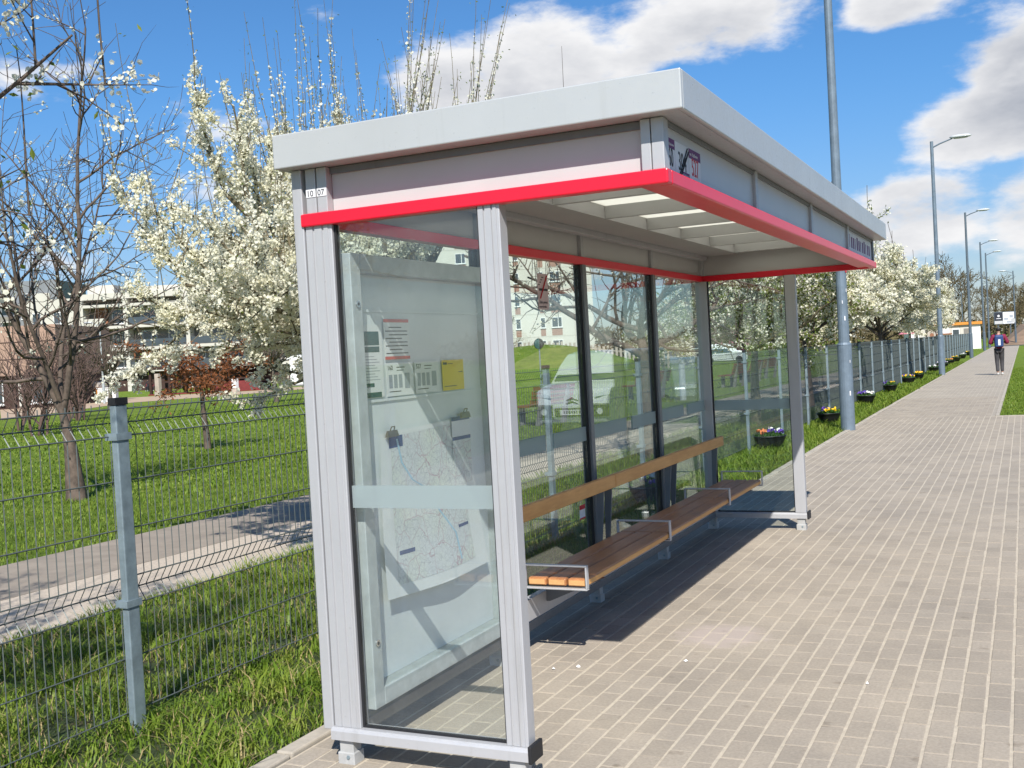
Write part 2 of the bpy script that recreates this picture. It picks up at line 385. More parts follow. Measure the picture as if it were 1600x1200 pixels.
plain('path_asphalt', (0.265, 0.222, 0.175), 0.9, 0, 0.16, 3.5, coord='World', bmp=0.5, bscale=140)
plain('path_gravel', (0.45, 0.38, 0.30), 0.95, 0, 0.22, 45, coord='World', bmp=0.8, bscale=110)
plain('path_sand', (0.42, 0.31, 0.21), 0.95, 0, 0.15, 2, coord='World')

# street map print
m, t, out = new_mat('map_print')
p = nd(t, 'ShaderNodeBsdfPrincipled', Roughness=0.65)
geo = nd(t, 'ShaderNodeNewGeometry')
mp = nd(t, 'ShaderNodeMapping'); mp.inputs['Scale'].default_value = (0, 1, 1); t.links.new(geo.outputs['Position'], mp.inputs['Vector'])
wn = nd(t, 'ShaderNodeTexNoise', Scale=14.0, Detail=3.0); t.links.new(mp.outputs[0], wn.inputs['Vector'])
wa = nd(t, 'ShaderNodeVectorMath', operation='MULTIPLY_ADD'); t.links.new(wn.outputs['Color'], wa.inputs[0]); wa.inputs[1].default_value = (0.05, 0.05, 0.05); t.links.new(mp.outputs[0], wa.inputs[2])
cur = None
for s, wdt, colr in ((34, 0.022, (0.42, 0.43, 0.46)), (85, 0.04, (0.60, 0.61, 0.64)), (9, 0.012, (0.55, 0.42, 0.46))):
    v = nd(t, 'ShaderNodeTexVoronoi', feature='DISTANCE_TO_EDGE', Scale=float(s)); t.links.new(wa.outputs[0], v.inputs['Vector'])
    th = nd(t, 'ShaderNodeMapRange'); th.inputs['From Min'].default_value = wdt * 0.6; th.inputs['From Max'].default_value = wdt * 1.5
    t.links.new(v.outputs['Distance'], th.inputs['Value'])
    x = nd(t, 'ShaderNodeMix', data_type='RGBA'); t.links.new(th.outputs[0], x.inputs[0]); x.inputs[6].default_value = (*colr, 1)
    if cur is None:
        bg = ramp(t, noise(t, 4, 3, 0.5, 'World'), [(0.4, (0.74, 0.76, 0.77)), (0.6, (0.76, 0.79, 0.70))]); t.links.new(bg, x.inputs[7])
    else: t.links.new(cur, x.inputs[7])
    cur = x.outputs[2]
t.links.new(cur, p.inputs['Base Color']); t.links.new(p.outputs[0], out.inputs[0])

# ------------------------------------------------------------------ mesh helpers
def link(o, parent=None):
    COL.objects.link(o)
    if parent is not None: o.parent = parent
    return o

def tag(o, label=None, cat=None, group=None, kind=None):
    if label: o['label'] = label
    if cat: o['category'] = cat
    if group: o['group'] = group
    if kind: o['kind'] = kind
    return o

def thing(name, label, cat, loc=(0, 0, 0), rz=0.0, group=None):
    o = bpy.data.objects.new(name, None); COL.objects.link(o)
    o.empty_display_size = 0.1
    o.location = loc; o.rotation_euler = (0, 0, rz)
    return tag(o, label, cat, group)

class MB:
    def __init__(s): s.v = []; s.f = []
    def add(s, vs, fs):
        b = len(s.v); s.v += [tuple(x) for x in vs]; s.f += [tuple(i + b for i in f) for f in fs]; return s
    def box(s, x0, x1, y0, y1, z0, z1):
        return s.add([(x0, y0, z0), (x1, y0, z0), (x1, y1, z0), (x0, y1, z0), (x0, y0, z1), (x1, y0, z1), (x1, y1, z1), (x0, y1, z1)],
                     [(3, 2, 1, 0), (4, 5, 6, 7), (0, 1, 5, 4), (1, 2, 6, 5), (2, 3, 7, 6), (3, 0, 4, 7)])
    def hexa(s, bot, top):
        return s.add(list(bot) + list(top), [(3, 2, 1, 0), (4, 5, 6, 7), (0, 1, 5, 4), (1, 2, 6, 5), (2, 3, 7, 6), (3, 0, 4, 7)])
    def prism(s, poly, z0, z1):
        n = len(poly)
        vs = [(x, y, z0) for x, y in poly] + [(x, y, z1) for x, y in poly]
        return s.add(vs, [tuple(range(n))[::-1], tuple(range(n, 2 * n))] + [(i, (i + 1) % n, n + (i + 1) % n, n + i) for i in range(n)])
    def prism_axis(s, poly, a0, a1, axis):
        # poly in the two other axes, extruded along axis
        n = len(poly); vs = []
        for a in (a0, a1):
            for u, w in poly:
                vs.append((a, u, w) if axis == 0 else (u, a, w))
        return s.add(vs, [tuple(range(n))[::-1], tuple(range(n, 2 * n))] + [(i, (i + 1) % n, n + (i + 1) % n, n + i) for i in range(n)])
    def tube(s, pts, rad, n=8, cap=True):
        pts = [Vector(p) for p in pts]; rads = rad if isinstance(rad, (list, tuple)) else [rad] * len(pts)
        rings = []; vs = []
        up = Vector((0, 0, 1)); u = None
        for i, p in enumerate(pts):
            d = (pts[min(i + 1, len(pts) - 1)] - pts[max(i - 1, 0)]).normalized()
            if u is None:
                u = d.cross(up)
                if u.length < 1e-3: u = d.cross(Vector((1, 0, 0)))
            u = (u - d * u.dot(d)).normalized()
            w = d.cross(u)
            for k in range(n):
                a = 2 * PI * k / n
                vs.append(p + (u * math.cos(a) + w * math.sin(a)) * rads[i])
        fs = []
        for i in range(len(pts) - 1):
            for k in range(n):
                fs.append((i * n + k, i * n + (k + 1) % n, (i + 1) * n + (k + 1) % n, (i + 1) * n + k))
        if cap:
            fs.append(tuple(range(n))[::-1]); fs.append(tuple((len(pts) - 1) * n + k for k in range(n)))
        return s.add(vs, fs)
    def bar(s, p0, p1, w, h, up=(0, 0, 1)):
        p0 = Vector(p0); p1 = Vector(p1); d = (p1 - p0).normalized(); u = d.cross(Vector(up))
        if u.length < 1e-4: u = Vector((1, 0, 0))
        u.normalize(); v = u.cross(d)
        q = [u * (-w / 2) - v * (h / 2), u * (w / 2) - v * (h / 2), u * (w / 2) + v * (h / 2), u * (-w / 2) + v * (h / 2)]
        return s.hexa([p0 + x for x in q], [p1 + x for x in q])
    def lathe(s, prof, n=24, c=(0, 0, 0), sx=1.0, sy=1.0):
        vs = []
        for r, z in prof:
            for k in range(n):
                a = 2 * PI * k / n
                vs.append((c[0] + r * sx * math.cos(a), c[1] + r * sy * math.sin(a), c[2] + z))
        fs = []
        for i in range(len(prof) - 1):
            for k in range(n):
                fs.append((i * n + k, i * n + (k + 1) % n, (i + 1) * n + (k + 1) % n, (i + 1) * n + k))
        fs.append(tuple(range(n))[::-1]); fs.append(tuple((len(prof) - 1) * n + k for k in range(n)))
        return s.add(vs, fs)
    def mesh(s, name):
        me = bpy.data.meshes.new(name); me.from_pydata(s.v, [], s.f); me.update(); return me
    def build(s, name, mat, parent=None, bevel=0.0, smooth=False, **tg):
        me = s.mesh(name)
        me.materials.append(MATS[mat] if isinstance(mat, str) else mat)
        if smooth:
            me.polygons.foreach_set('use_smooth', [True] * len(me.polygons))
        o = link(bpy.data.objects.new(name, me), parent)
        if bevel:
            b = o.modifiers.new('bevel', 'BEVEL'); b.width = bevel; b.segments = 2; b.limit_method = 'ANGLE'; b.angle_limit = math.radians(40)
        return tag(o, **tg)

def fast_mesh(name, V, F, mat, smooth=False, attr=None):
    """V (n,3) array, F (m,k) array of equal sized faces"""
    me = bpy.data.meshes.new(name)
    V = np.ascontiguousarray(V, dtype=np.float32); F = np.ascontiguousarray(F, dtype=np.int32)
    m, k = F.shape
    me.vertices.add(len(V)); me.vertices.foreach_set('co', V.ravel())
    me.loops.add(m * k); me.loops.foreach_set('vertex_index', F.ravel())
    me.polygons.add(m); me.polygons.foreach_set('loop_start', np.arange(0, m * k, k, dtype=np.int32))
    me.polygons.foreach_set('loop_total', np.full(m, k, dtype=np.int32))
    me.polygons.foreach_set('use_smooth', np.full(m, bool(smooth)))
    me.update(calc_edges=True); me.validate()
    me.materials.append(MATS[mat])
    return me

def scatter(rng, C, tmpl, faces, smin, smax, up_bias=0.0):
    """copies of a small template at each centre, random turn and size"""
    n = len(C)
    q = rng.normal(size=(n, 4)); q /= np.linalg.norm(q, axis=1)[:, None]
    w, x, y, z = q.T
    Rm = np.empty((n, 3, 3))
    Rm[:, 0, 0] = 1 - 2 * (y * y + z * z); Rm[:, 0, 1] = 2 * (x * y - z * w); Rm[:, 0, 2] = 2 * (x * z + y * w)
    Rm[:, 1, 0] = 2 * (x * y + z * w); Rm[:, 1, 1] = 1 - 2 * (x * x + z * z); Rm[:, 1, 2] = 2 * (y * z - x * w)
    Rm[:, 2, 0] = 2 * (x * z - y * w); Rm[:, 2, 1] = 2 * (y * z + x * w); Rm[:, 2, 2] = 1 - 2 * (x * x + y * y)
    s = rng.uniform(smin, smax, n)
    T = np.einsum('nij,kj->nki', Rm, tmpl) * s[:, None, None] + C[:, None, :]
    K = len(tmpl)
    Fc = (np.asarray(faces)[None] + (np.arange(n) * K)[:, None, None]).reshape(-1, len(faces[0]))
    return T.reshape(-1, 3), Fc

FLOWER_T = np.array([(0, 0, -0.12)] + [(math.cos(a), math.sin(a), 0.18 if i % 2 == 0 else 0.0) for i, a in enumerate(np.linspace(0, 2 * PI, 6)[:-1])]) * 0.5
FLOWER_F = [(0, i + 1, (i + 1) % 5 + 1) for i in range(5)]
QUAD_T = np.array([(-0.5, -0.35, 0.08), (0.5, -0.35, -0.05), (0.5, 0.35, 0.08), (-0.5, 0.35, -0.05)])
QUAD_F = [(0, 1, 2, 3)]
LEAF_T = np.array([(-0.5, 0, 0), (0, -0.2, 0.05), (0.5, 0, 0), (0, 0.2, 0.05)])

def text_part(name, body, size, mat, parent, loc, rot, depth=0.0006, align='LEFT', sx=1.0):
    cu = bpy.data.curves.new(name, 'FONT'); cu.body = body; cu.size = size; cu.align_x = align; cu.extrude = depth; cu.resolution_u = 3
    tmp = bpy.data.objects.new('tmp', cu); COL.objects.link(tmp)
    bpy.context.view_layer.update()
    me = bpy.data.meshes.new_from_object(tmp.evaluated_get(bpy.context.evaluated_depsgraph_get()))
    bpy.data.objects.remove(tmp, do_unlink=True); bpy.data.curves.remove(cu)
    me.name = name; me.materials.clear(); me.materials.append(MATS[mat])
    o = link(bpy.data.objects.new(name, me), parent)
    o.location = loc; o.rotation_euler = rot; o.scale = (sx, 1, 1)
    return o
ROT_XFACE = (PI / 2, 0, PI / 2)      # reads from +X side, text runs along +Y
ROT_NEAR = (PI / 2, 0, 0)            # reads from -Y side, text runs along +X

def copy_tree(o, parent=None):
    c = o.copy(); COL.objects.link(c); c.parent = parent
    for ch in list(o.children): copy_tree(ch, c)
    return c
# ================================================================== SETTING
rng = np.random.default_rng(7)
random.seed(7)
def sheet(name, x0, x1, y0, y1, z, mat, n=1):
    vs = [(x0, y0, z), (x1, y0, z), (x1, y1, z), (x0, y1, z)]
    b = MB().add(vs, [(0, 1, 2, 3)])
    return b.build(name, mat, kind='structure')
sheet('lawn', -3000, 4.62, -3000, 3000, -0.030, 'turf')
sheet('far_lawn', 12.0, 3000, -3000, 3000, -0.030, 'turf')
sheet('road', 4.60, 12.02, -3000, 3000, -0.120, 'road_asphalt')
sheet('verge', -3.35, -0.28, -6, 60, -0.026, 'soil_turf')
sheet('asphalt_path', -5.88, -4.52, -30, 120, -0.016, 'path_asphalt')
sheet('gravel_path', -4.52, -3.30, -30, 120, -0.018, 'path_gravel')
MB().add([(-60.35, 48.34, -.02), (-41.5, 32.8, -.02), (-52.4, 52.0, -.02), (-50.1, 62.6, -.02), (-50.6, 69.9, -.02), (-53, 95, -.02), (-58.5, 95, -.02), (-58.5, 80.8, -.02), (-57.2, 71.6, -.02), (-67.3, 67, -.02), (-110, 40, -.02)],
         [tuple(range(11))]).build('sand_path', 'path_sand', kind='structure')
pavement = sheet('pavement', -0.215, 4.60, -9, 19.0, -0.0020, 'joint_sand')
path = sheet('footpath', -0.215, 2.07, 19.0, 117, -0.0024, 'paving_far')
sheet('cross_road', -120, 4.6, 118.2, 124, -0.02, 'road_asphalt')

# ---- paving stones
PX, PY = 0.105, 0.195
def paver_mesh():
    a, b, c = (PX - 0.013) / 2, (PY - 0.006) / 2, 0.003
    V = []
    for (z, i) in ((-0.05, 0), (-0.0011, 0), (0.0, c)):
        V += [(-a + i, -b + i, z), (a - i, -b + i, z), (a - i, b - i, z), (-a + i, b - i, z)]
    F = [(8, 9, 10, 11)]
    for l in (0, 4):
        for k in range(4): F.append((l + k, l + (k + 1) % 4, l + 4 + (k + 1) % 4, l + 4 + k))
    return np.array(V), np.array(F)
PV, PF = paver_mesh()
stones = []
for i in range(int(4.79 / PX)):
    off = (i % 2) * 0.5 * PY + rng.uniform(-0.03, 0.03)
    x = -0.208 + (i + 0.5) * PX
    ymax = 19.0 if x > 2.04 else 26.0
    for j in range(int((ymax + 3.2) / PY)):
        y = -3.2 + off + (j + 0.5) * PY
        if y + 0.1 > ymax: continue
        stones.append((x + rng.normal(0, 0.0011), y + rng.normal(0, 0.0012), np.clip(rng.normal(0, 0.0007), -.0009, .0014), rng.normal(0, 0.006)))
def in_view(x, y):
    d = Vector((x, y, 0)) - CP; z = d.dot(CF)
    if z < 0.5: return None
    u = 1702.8 * d.dot(CR) / z; v = 1702.8 * d.dot(CU) / z
    if abs(u) > 790 or abs(v) > 600 or u < 20: return None
    return z
vis = sorted([(in_view(s[0], s[1]), k) for k, s in enumerate(stones) if in_view(s[0], s[1])])
own = set(k for _, k in vis[:300])
pme = bpy.data.meshes.new('paving_stone'); pme.from_pydata([tuple(v) for v in PV], [], [tuple(f) for f in PF]); pme.materials.append(MATS['paver'])
for k in own:
    s = stones[k]
    o = bpy.data.objects.new('paving_stone', pme); COL.objects.link(o); o.parent = pavement
    o.location = s[:3]; o.rotation_euler = (0, 0, s[3])
rest = [s for k, s in enumerate(stones) if k not in own]
S = np.array(rest)
c_, s_ = np.cos(S[:, 3]), np.sin(S[:, 3])
V = np.empty((len(S), len(PV), 3))
V[:, :, 0] = PV[None, :, 0] * c_[:, None] - PV[None, :, 1] * s_[:, None] + S[:, 0:1]
V[:, :, 1] = PV[None, :, 0] * s_[:, None] + PV[None, :, 1] * c_[:, None] + S[:, 1:2]
V[:, :, 2] = PV[None, :, 2] + S[:, 2:3]
F = (PF[None] + (np.arange(len(S)) * len(PV))[:, None, None]).reshape(-1, 4)
me = fast_mesh('paving_stones', V.reshape(-1, 3), F, 'paver')
at_ = me.attributes.new('tint', 'FLOAT', 'POINT')
at_.data.foreach_set('value', np.repeat(rng.uniform(0, 1, len(S)), len(PV)).astype(np.float32))
o = link(bpy.data.objects.new('paving_stones', me), pavement); o['kind'] = 'stuff'

# ---- kerb stones along the verge
kerb = MB().box(-0.29, -0.220, -9, 117, -0.12, -0.02).build('kerb', 'kerb_concrete', kind='structure')
km = MB().box(-0.042, 0.042, -0.495, 0.495, -0.09, 0.0).mesh('kerb_stone'); km.materials.append(MATS['kerb_concrete'])
for k in range(34):
    o = bpy.data.objects.new('kerb_stone', km); COL.objects.link(o); o.parent = kerb
    o.location = (-0.262 + random.uniform(-.006, .006), -2.5 + k, 0.012 + random.uniform(-.006, .006)); o.rotation_euler = (0, random.uniform(-.02, .02), random.uniform(-.004, .004))
    b = o.modifiers.new('bevel', 'BEVEL'); b.width = 0.008; b.segments = 2
MB().box(-0.302, -0.218, 31.6, 117, -0.09, 0.012).build('kerb_run', 'kerb_concrete', kerb)
MB().box(2.075, 2.14, 19.07, 117, -0.1, 0.004).build('lawn_edging', 'kerb_concrete', kind='structure')
MB().box(2.14, 4.60, 19.01, 19.07, -0.1, 0.004).build('lawn_edging', 'kerb_concrete', kind='structure')
MB().box(4.605, 4.75, -200, 200, -0.2, 0.002).build('road_kerb', 'kerb_concrete', kind='structure')

# grassy mound beyond the path
def mound():
    n = 40; vs = []; fs = []
    for i in range(n + 1):
        for j in range(n + 1):
            u = i / n * 2 - 1; v = j / n * 2 - 1
            r = math.hypot(u, v); h = 0.5 * (1 + math.cos(PI * min(1, r)))
            vs.append((-21.5 + u * 11 + v * 2, 49.5 + v * 9, -0.06 + h * (2.25 + 0.15 * math.sin(5 * u) * math.cos(4 * v))))
    for i in range(n):
        for j in range(n):
            a = i * (n + 1) + j; fs.append((a, a + n + 1, a + n + 2, a + 1))
    MB().add(vs, fs).build('mound', 'turf', smooth=True, kind='structure')
mound()
MB().add([(0.2, 125, -.1), (60, 125, -.1), (60, 140, 2.6), (3, 138, 1.9), (60, 190, 3.5), (2, 190, 2.4), (0, 190, -.1)], [(0, 1, 2, 3), (3, 2, 4, 5), (0, 3, 5, 6)]).build('embankment', 'dry_earth', kind='structure')

# ================================================================== BUS SHELTER
D, A, W, L = 1.538, 0.876, 1.4756, 5.902
ZB0, ZB1, ZR0, ZR1, ZS0, ZS1, OV, OVY = 2.2, 2.252, 2.434, 2.570, 0.10, 0.15, 0.081, 0.069
sh = thing('bus_shelter', 'grey bus shelter with glass walls and a bright red band under its flat roof', 'bus shelter')

def grooved(x0, x1, y0, y1, flip=False):
    # upright aluminium profile with shallow grooves on its end face
    w_ = x1 - x0; g = 0.006
    pts = [(x0, y0)]
    for f0 in (0.30, 0.36, 0.66, 0.72):
        pass
    near = [(x0 + .003, y0), (x0 + w_ * .26, y0), (x0 + w_ * .28, y0 + g), (x0 + w_ * .33, y0 + g), (x0 + w_ * .35, y0), (x0 + w_ * .62, y0), (x0 + w_ * .64, y0 + g), (x0 + w_ * .69, y0 + g),
            (x0 + w_ * .71, y0), (x0 + w_ * .86, y0), (x0 + w_ * .87, y0 + g * .6), (x1 - .004, y0 + g * .6), (x1, y0 + g)]
    far = [(x1, y1 - .004), (x1 - .004, y1), (x0 + .003, y1), (x0, y1 - .003), (x0, y0 + .003)]
    p_ = near + far
    if flip: p_ = [(x, y0 + y1 - y) for x, y in p_][::-1]
    return p_
MB().prism(grooved(0.0, 0.125, 0.010, 0.075), ZS1, ZB0).build('corner_post', 'alu', sh)
MB().box(-0.052, -0.004, 0.005, 0.055, 0.135, ZR0).build('outer_post', 'alu', sh, bevel=0.004)
MB().prism(grooved(0.785, A, 0.010, 0.080), ZS1, ZB0).build('end_post', 'alu', sh)
MB().prism(grooved(0.0, 0.10, L - 0.075, L - 0.01, True), ZS1, ZB0).build('corner_post', 'alu', sh)
MB().prism(grooved(0.785, A, L - 0.080, L - 0.01, True), ZS1, ZB0).build('end_post', 'alu', sh)
for k in (1, 2, 3):
    MB().box(0.0, 0.070, k * W - 0.030, k * W + 0.030, ZS1, ZB0).build('back_post', 'alu_dark', sh, bevel=0.004)  # darker tone than the end posts paints in the shade under the roof
    for s in (-1, 1):
        y = k * W + s * 0.0345
        MB().box(0.012, 0.052, y - 0.004, y + 0.004, ZS1, ZB0).build('gasket', 'rubber', sh)
# sills
def sill_poly(y0, y1):
    return [(y0, ZS0), (y1, ZS0), (y1, ZS1 - .004), (y1 - .004, ZS1 - 0.001), (y0 + .012, ZS1 - 0.001), (y0 + .004, ZS1 - .006), (y0, ZS1 - .014)]
MB().prism_axis(sill_poly(-0.012, 0.082), -0.006, 0.884, 0).build('sill', 'alu', sh)
MB().prism_axis(sill_poly(L - 0.085, L + 0.004), 0.0, 0.884, 0).build('sill', 'alu', sh)
MB().box(-0.006, 0.085, 0.083, L - 0.086, ZS0, ZS1).build('sill', 'alu_dark', sh, bevel=0.004)  # back sill darkened to paint in the shade below the bench
for y0 in (-0.018, L - 0.09):
    MB().box(0.8845, 0.900, y0, y0 + 0.110, ZS0 - .006, ZS1 + .012).build('end_cap', 'rubber', sh, bevel=0.004)
# legs
for x, y in ((0.055, 0.035), (0.828, 0.035), (0.828, L - 0.042), (0.05, L - 0.045), (0.035, W), (0.035, 2 * W), (0.035, 3 * W)):
    lg = MB().box(x - .033, x + .033, y - .030, y + .030, 0.035, ZS0 - .001).build('leg', 'sleeve', sh, bevel=0.003)
    MB().box(x - .040, x + .040, y - .037, y + .037, -0.03, 0.048).build('leg_sleeve', 'sleeve', lg, bevel=0.004)
    MB().tube([(x + .012, y - .042, .03), (x + .012, y - .034, .03)], .008, 6).build('bolt', 'galv', lg)
# glass walls with their frosted stripe
def pane(x0, x1, y0, y1, z0, z1, mat, stripes, axis):
    g = MB().box(x0, x1, y0, y1, z0, z1).build('glass_pane', mat, sh)
    for s0, s1 in stripes:
        if axis == 0: MB().box(s0, s1, y0 - .0015, y1 + .0015, 1.05, 1.14).build('frosted_stripe', 'frosted', g)
        else: MB().box(x0 - .0015, x1 + .0015, s0, s1, 1.06, 1.15).build('frosted_stripe', 'frosted', g)
    return g
pane(0.136, 0.775, 0.034, 0.042, ZS1 + .008, ZB0, 'glass_dirty', [(0.137, 0.774)], 0)
pane(0.110, 0.775, L - 0.044, L - 0.036, ZS1 + .008, ZB0, 'glass', [(0.111, 0.774)], 0)
for k in range(4):
    y0, y1 = k * W + (0.085 if k == 0 else 0.040), (k + 1) * W - (0.085 if k == 3 else 0.040)
    ym = {1: 2.31, 2: 3.77, 3: 5.21}.get(k, 0.7)
    pane(0.028, 0.036, y0, y1, ZS1 + .004, ZB0, 'glass', [(y0 + .004, ym - .065), (ym + .065, y1 - .004)] if k else [(y0 + .004, y1 - .004)], 1)
# rubber seals of the end panes
for y in (0.038, L - 0.040):
    xl = 0.126 if y < 1 else 0.101
    MB().box(xl, xl + .010, y - .010, y + .010, ZS1, ZB0).build('gasket', 'rubber', sh)
    MB().box(0.775, 0.784, y - .010, y + .010, ZS1, ZB0).build('gasket', 'rubber', sh)
    MB().box(xl + .010, 0.775, y - .010, y + .010, ZS1, ZS1 + .008).build('gasket', 'rubber', sh)
# red band
MB().box(-0.012, D, -0.004, 0.05, ZB0, ZB1).build('red_band', 'red_paint', sh, bevel=0.006)
MB().box(D - 0.05, D, 0.0505, L - 0.0505, ZB0, ZB1).build('red_band', 'red_paint', sh, bevel=0.006)
MB().box(-0.006, D, L - 0.05, L, ZB0, ZB1).build('red_band', 'red_paint', sh, bevel=0.006)
MB().box(0.0, 0.062, 0.0505, L - 0.0505, ZB0, ZB1).build('red_band', 'red_paint', sh, bevel=0.004)
MB().box(D - 0.14, D - 0.062, 0.052, L - 0.052, ZB0 + .012, ZB0 + .03).build('inner_lip', 'red_paint', sh, bevel=0.003)
MB().box(D - 0.062, D - 0.050, 0.052, L - 0.052, ZB0 + .020, ZB0 + .03).build('gasket', 'rubber', sh)
# upper panels and their uprights
ZP0, ZP1 = ZB1 + .0005, ZR0
for (x0, x1) in ((0.012, 0.060), (0.066, 0.114)):
    MB().box(x0, x1, 0.012, 0.070, ZP0, ZP1).build('upper_post', 'alu', sh, bevel=0.003)
for (x0, x1) in ((D - 0.098, D - 0.062), (D - 0.059, D - 0.014)):
    MB().box(x0, x1, 0.014, 0.075, ZP0, ZP1).build('upper_post', 'alu', sh, bevel=0.003)
MB().box(D - 0.075, D - 0.014, L - 0.075, L - 0.014, ZP0, ZP1).build('upper_post', 'alu_dark', sh, bevel=0.003)
MB().box(0.012, 0.075, L - 0.075, L - 0.014, ZP0, ZP1).build('upper_post', 'alu', sh, bevel=0.003)
MB().box(0.116, D - 0.100, 0.052, 0.060, ZP0, ZP1).build('upper_panel', 'opal', sh)
MB().box(0.116, D - 0.100, 0.040, 0.051, ZP1 - .028, ZP1 - .001).build('panel_rail', 'alu_dark', sh)
MB().box(0.076, D - 0.076, L - 0.034, L - 0.026, ZP0, ZP1).build('upper_panel', 'opal', sh)
for k in (1, 2, 3):
    MB().box(D - 0.065, D - 0.012, k * W - .025, k * W + .025, ZP0, ZP1).build('upper_post', 'alu', sh, bevel=0.003)
    MB().box(0.010, 0.062, k * W - .022, k * W + .022, ZP0, ZP1).build('upper_post', 'alu', sh, bevel=0.003)
for k in range(4):
    y0 = k * W + (0.077 if k == 0 else .026); y1 = (k + 1) * W - (0.077 if k == 3 else .026)
    MB().box(D - 0.036, D - 0.028, y0, y1, ZP0, ZP1).build('upper_panel', 'opal', sh)
    MB().box(D - 0.0275, D - 0.020, y0, y1, ZP1 - .020, ZP1 - .001).build('panel_rail', 'alu_dark', sh)
    MB().box(0.030, 0.038, y0, y1, ZP0, ZP1).build('upper_panel', 'opal', sh)
# roof
X0, X1, Y0, Y1 = -OV, D + OV, -OVY, L + OVY
MB().box(X0, X1, Y0, Y0 + .02, ZR0, ZR1).build('roof_fascia', 'fascia', sh, bevel=0.005)
MB().box(X0, X1, Y1 - .02, Y1, ZR0, ZR1).build('roof_fascia', 'fascia', sh, bevel=0.005)
MB().box(X1 - .02, X1, Y0 + .0205, Y1 - .0205, ZR0, ZR1).build('roof_fascia', 'fascia', sh, bevel=0.005)
MB().box(X0, X0 + .02, Y0 + .0205, Y1 - .0205, ZR0, ZR1).build('roof_fascia', 'fascia', sh, bevel=0.005)
for b in ((X0 + .021, X1 - .021, Y0 + .021, 0.10), (X0 + .021, X1 - .021, L - 0.10, Y1 - .021), (D - 0.10, X1 - .021, 0.101, L - .101), (X0 + .021, 0.10, 0.101, L - .101)):
    MB().box(*b, ZR0 + .002, ZR0 + .010).build('soffit', 'fascia', sh)
MB().box(X0 + .02, 0.40, Y0 + .02, Y1 - .02, 2.515, 2.53).build('roof_sheet', 'alu_dark', sh)
MB().box(1.0, X1 - .02, Y0 + .02, Y1 - .02, 2.515, 2.53).build('roof_sheet', 'alu_dark', sh)
MB().box(0.40, 1.0, Y0 + .02, Y1 - .02, 2.496, 2.510).build('skylight', 'skylight', sh)
plain('ceiling_grey', (0.40, 0.40, 0.395), 0.6, 0, 0.05, 2)
MB().box(0.063, 0.40, 0.06, L - 0.06, 2.420, 2.4315).build('ceiling_panel', 'ceiling_grey', sh)
MB().box(1.0, D - 0.07, 0.06, L - 0.06, 2.420, 2.4315).build('ceiling_panel', 'ceiling_grey', sh)
MB().box(0.063, 0.125, 0.08, L - 0.08, 2.385, 2.4195).build('ceiling_channel', 'alu', sh, bevel=0.003)
for x in (0.392, 1.0):
    MB().box(x, x + .008, 0.06, L - 0.06, 2.4320, 2.4955).build('coffer_side', 'ceiling_grey', sh)
for k in range(8):
    y = 0.10 + 0.80 * k
    if y > L - 0.1: continue
    MB().box(0.401, 0.9995, y - .02, y + .02, 2.420, 2.4955).build('rafter', 'ceiling_grey', sh)
# number plates, line stickers
for (x, s) in ((0.014, '10'), (0.067, '07')):
    pl = MB().box(x, x + .046, 0.0095, 0.0115, 2.318, 2.350).build('number_plate', 'sticker_white', sh)
    text_part('digits', s, 0.034, 'ink', pl, (x + .003, 0.009, 2.322), ROT_NEAR)
XS = D - 0.0275
def line_sticker(y0, y1, z0, z1, header, num, numcol, foot=None, hs=.017):
    stp = MB().box(XS, XS + .001, y0, y1, z0, z1).build('line_sticker', 'sticker_white', sh)
    if header:
        MB().box(XS + .001, XS + .0018, y0, y1, z1 - .036, z1).build('sticker_header', 'ink_purple', stp)
        text_part('lettering', header, hs, 'sticker_white', stp, (XS + .0022, y0 + .008, z1 - .025), ROT_XFACE, sx=1.5)
    text_part('digits', num, 0.098, numcol, stp, (XS + .0016, (y0 + y1) / 2, z0 + .024), ROT_XFACE, align='CENTER', sx=0.72 * (y1 - y0) / .175 if len(num) > 2 else .6)
    if foot:
        MB().box(XS + .001, XS + .0018, y0 + .07, y1, z0, z0 + .024).build('sticker_header', 'ink_purple', stp)
        text_part('lettering', foot, .014, 'sticker_white', stp, (XS + .0022, y0 + .078, z0 + .008), ROT_XFACE, sx=1.3)
    return stp
line_sticker(0.079, 0.186, 2.254, 2.378, 'na żądanie', '60', 'ink', hs=.013)
s2 = line_sticker(0.190, 0.366, 2.254, 2.378, None, '304', 'ink', 'na żądanie')
MB().bar((XS + .003, 0.228, 2.255), (XS + .003, 0.350, 2.372), 0.003, 0.004, (1, 0, 0)).build('cross_out_line', 'ink', s2)
MB().bar((XS + .003, 0.246, 2.255), (XS + .003, 0.364, 2.362), 0.003, 0.005, (1, 0, 0)).build('cross_out_line', 'ink', s2)
line_sticker(0.371, 0.532, 2.254, 2.378, 'na żądanie', '527', 'ink_red')
fp = MB().box(XS, XS + .001, 3 * W + .05, L - .09, 2.262, 2.40).build('stop_name_board', 'sticker_white', sh)
for k in range(12):
    y = 3 * W + .12 + k * .1
    MB().box(XS + .001, XS + .0018, y, y + (.06 if k % 3 else .03), 2.29, 2.37 if k % 4 else 2.385).build('name_stroke', 'ink_purple', fp)
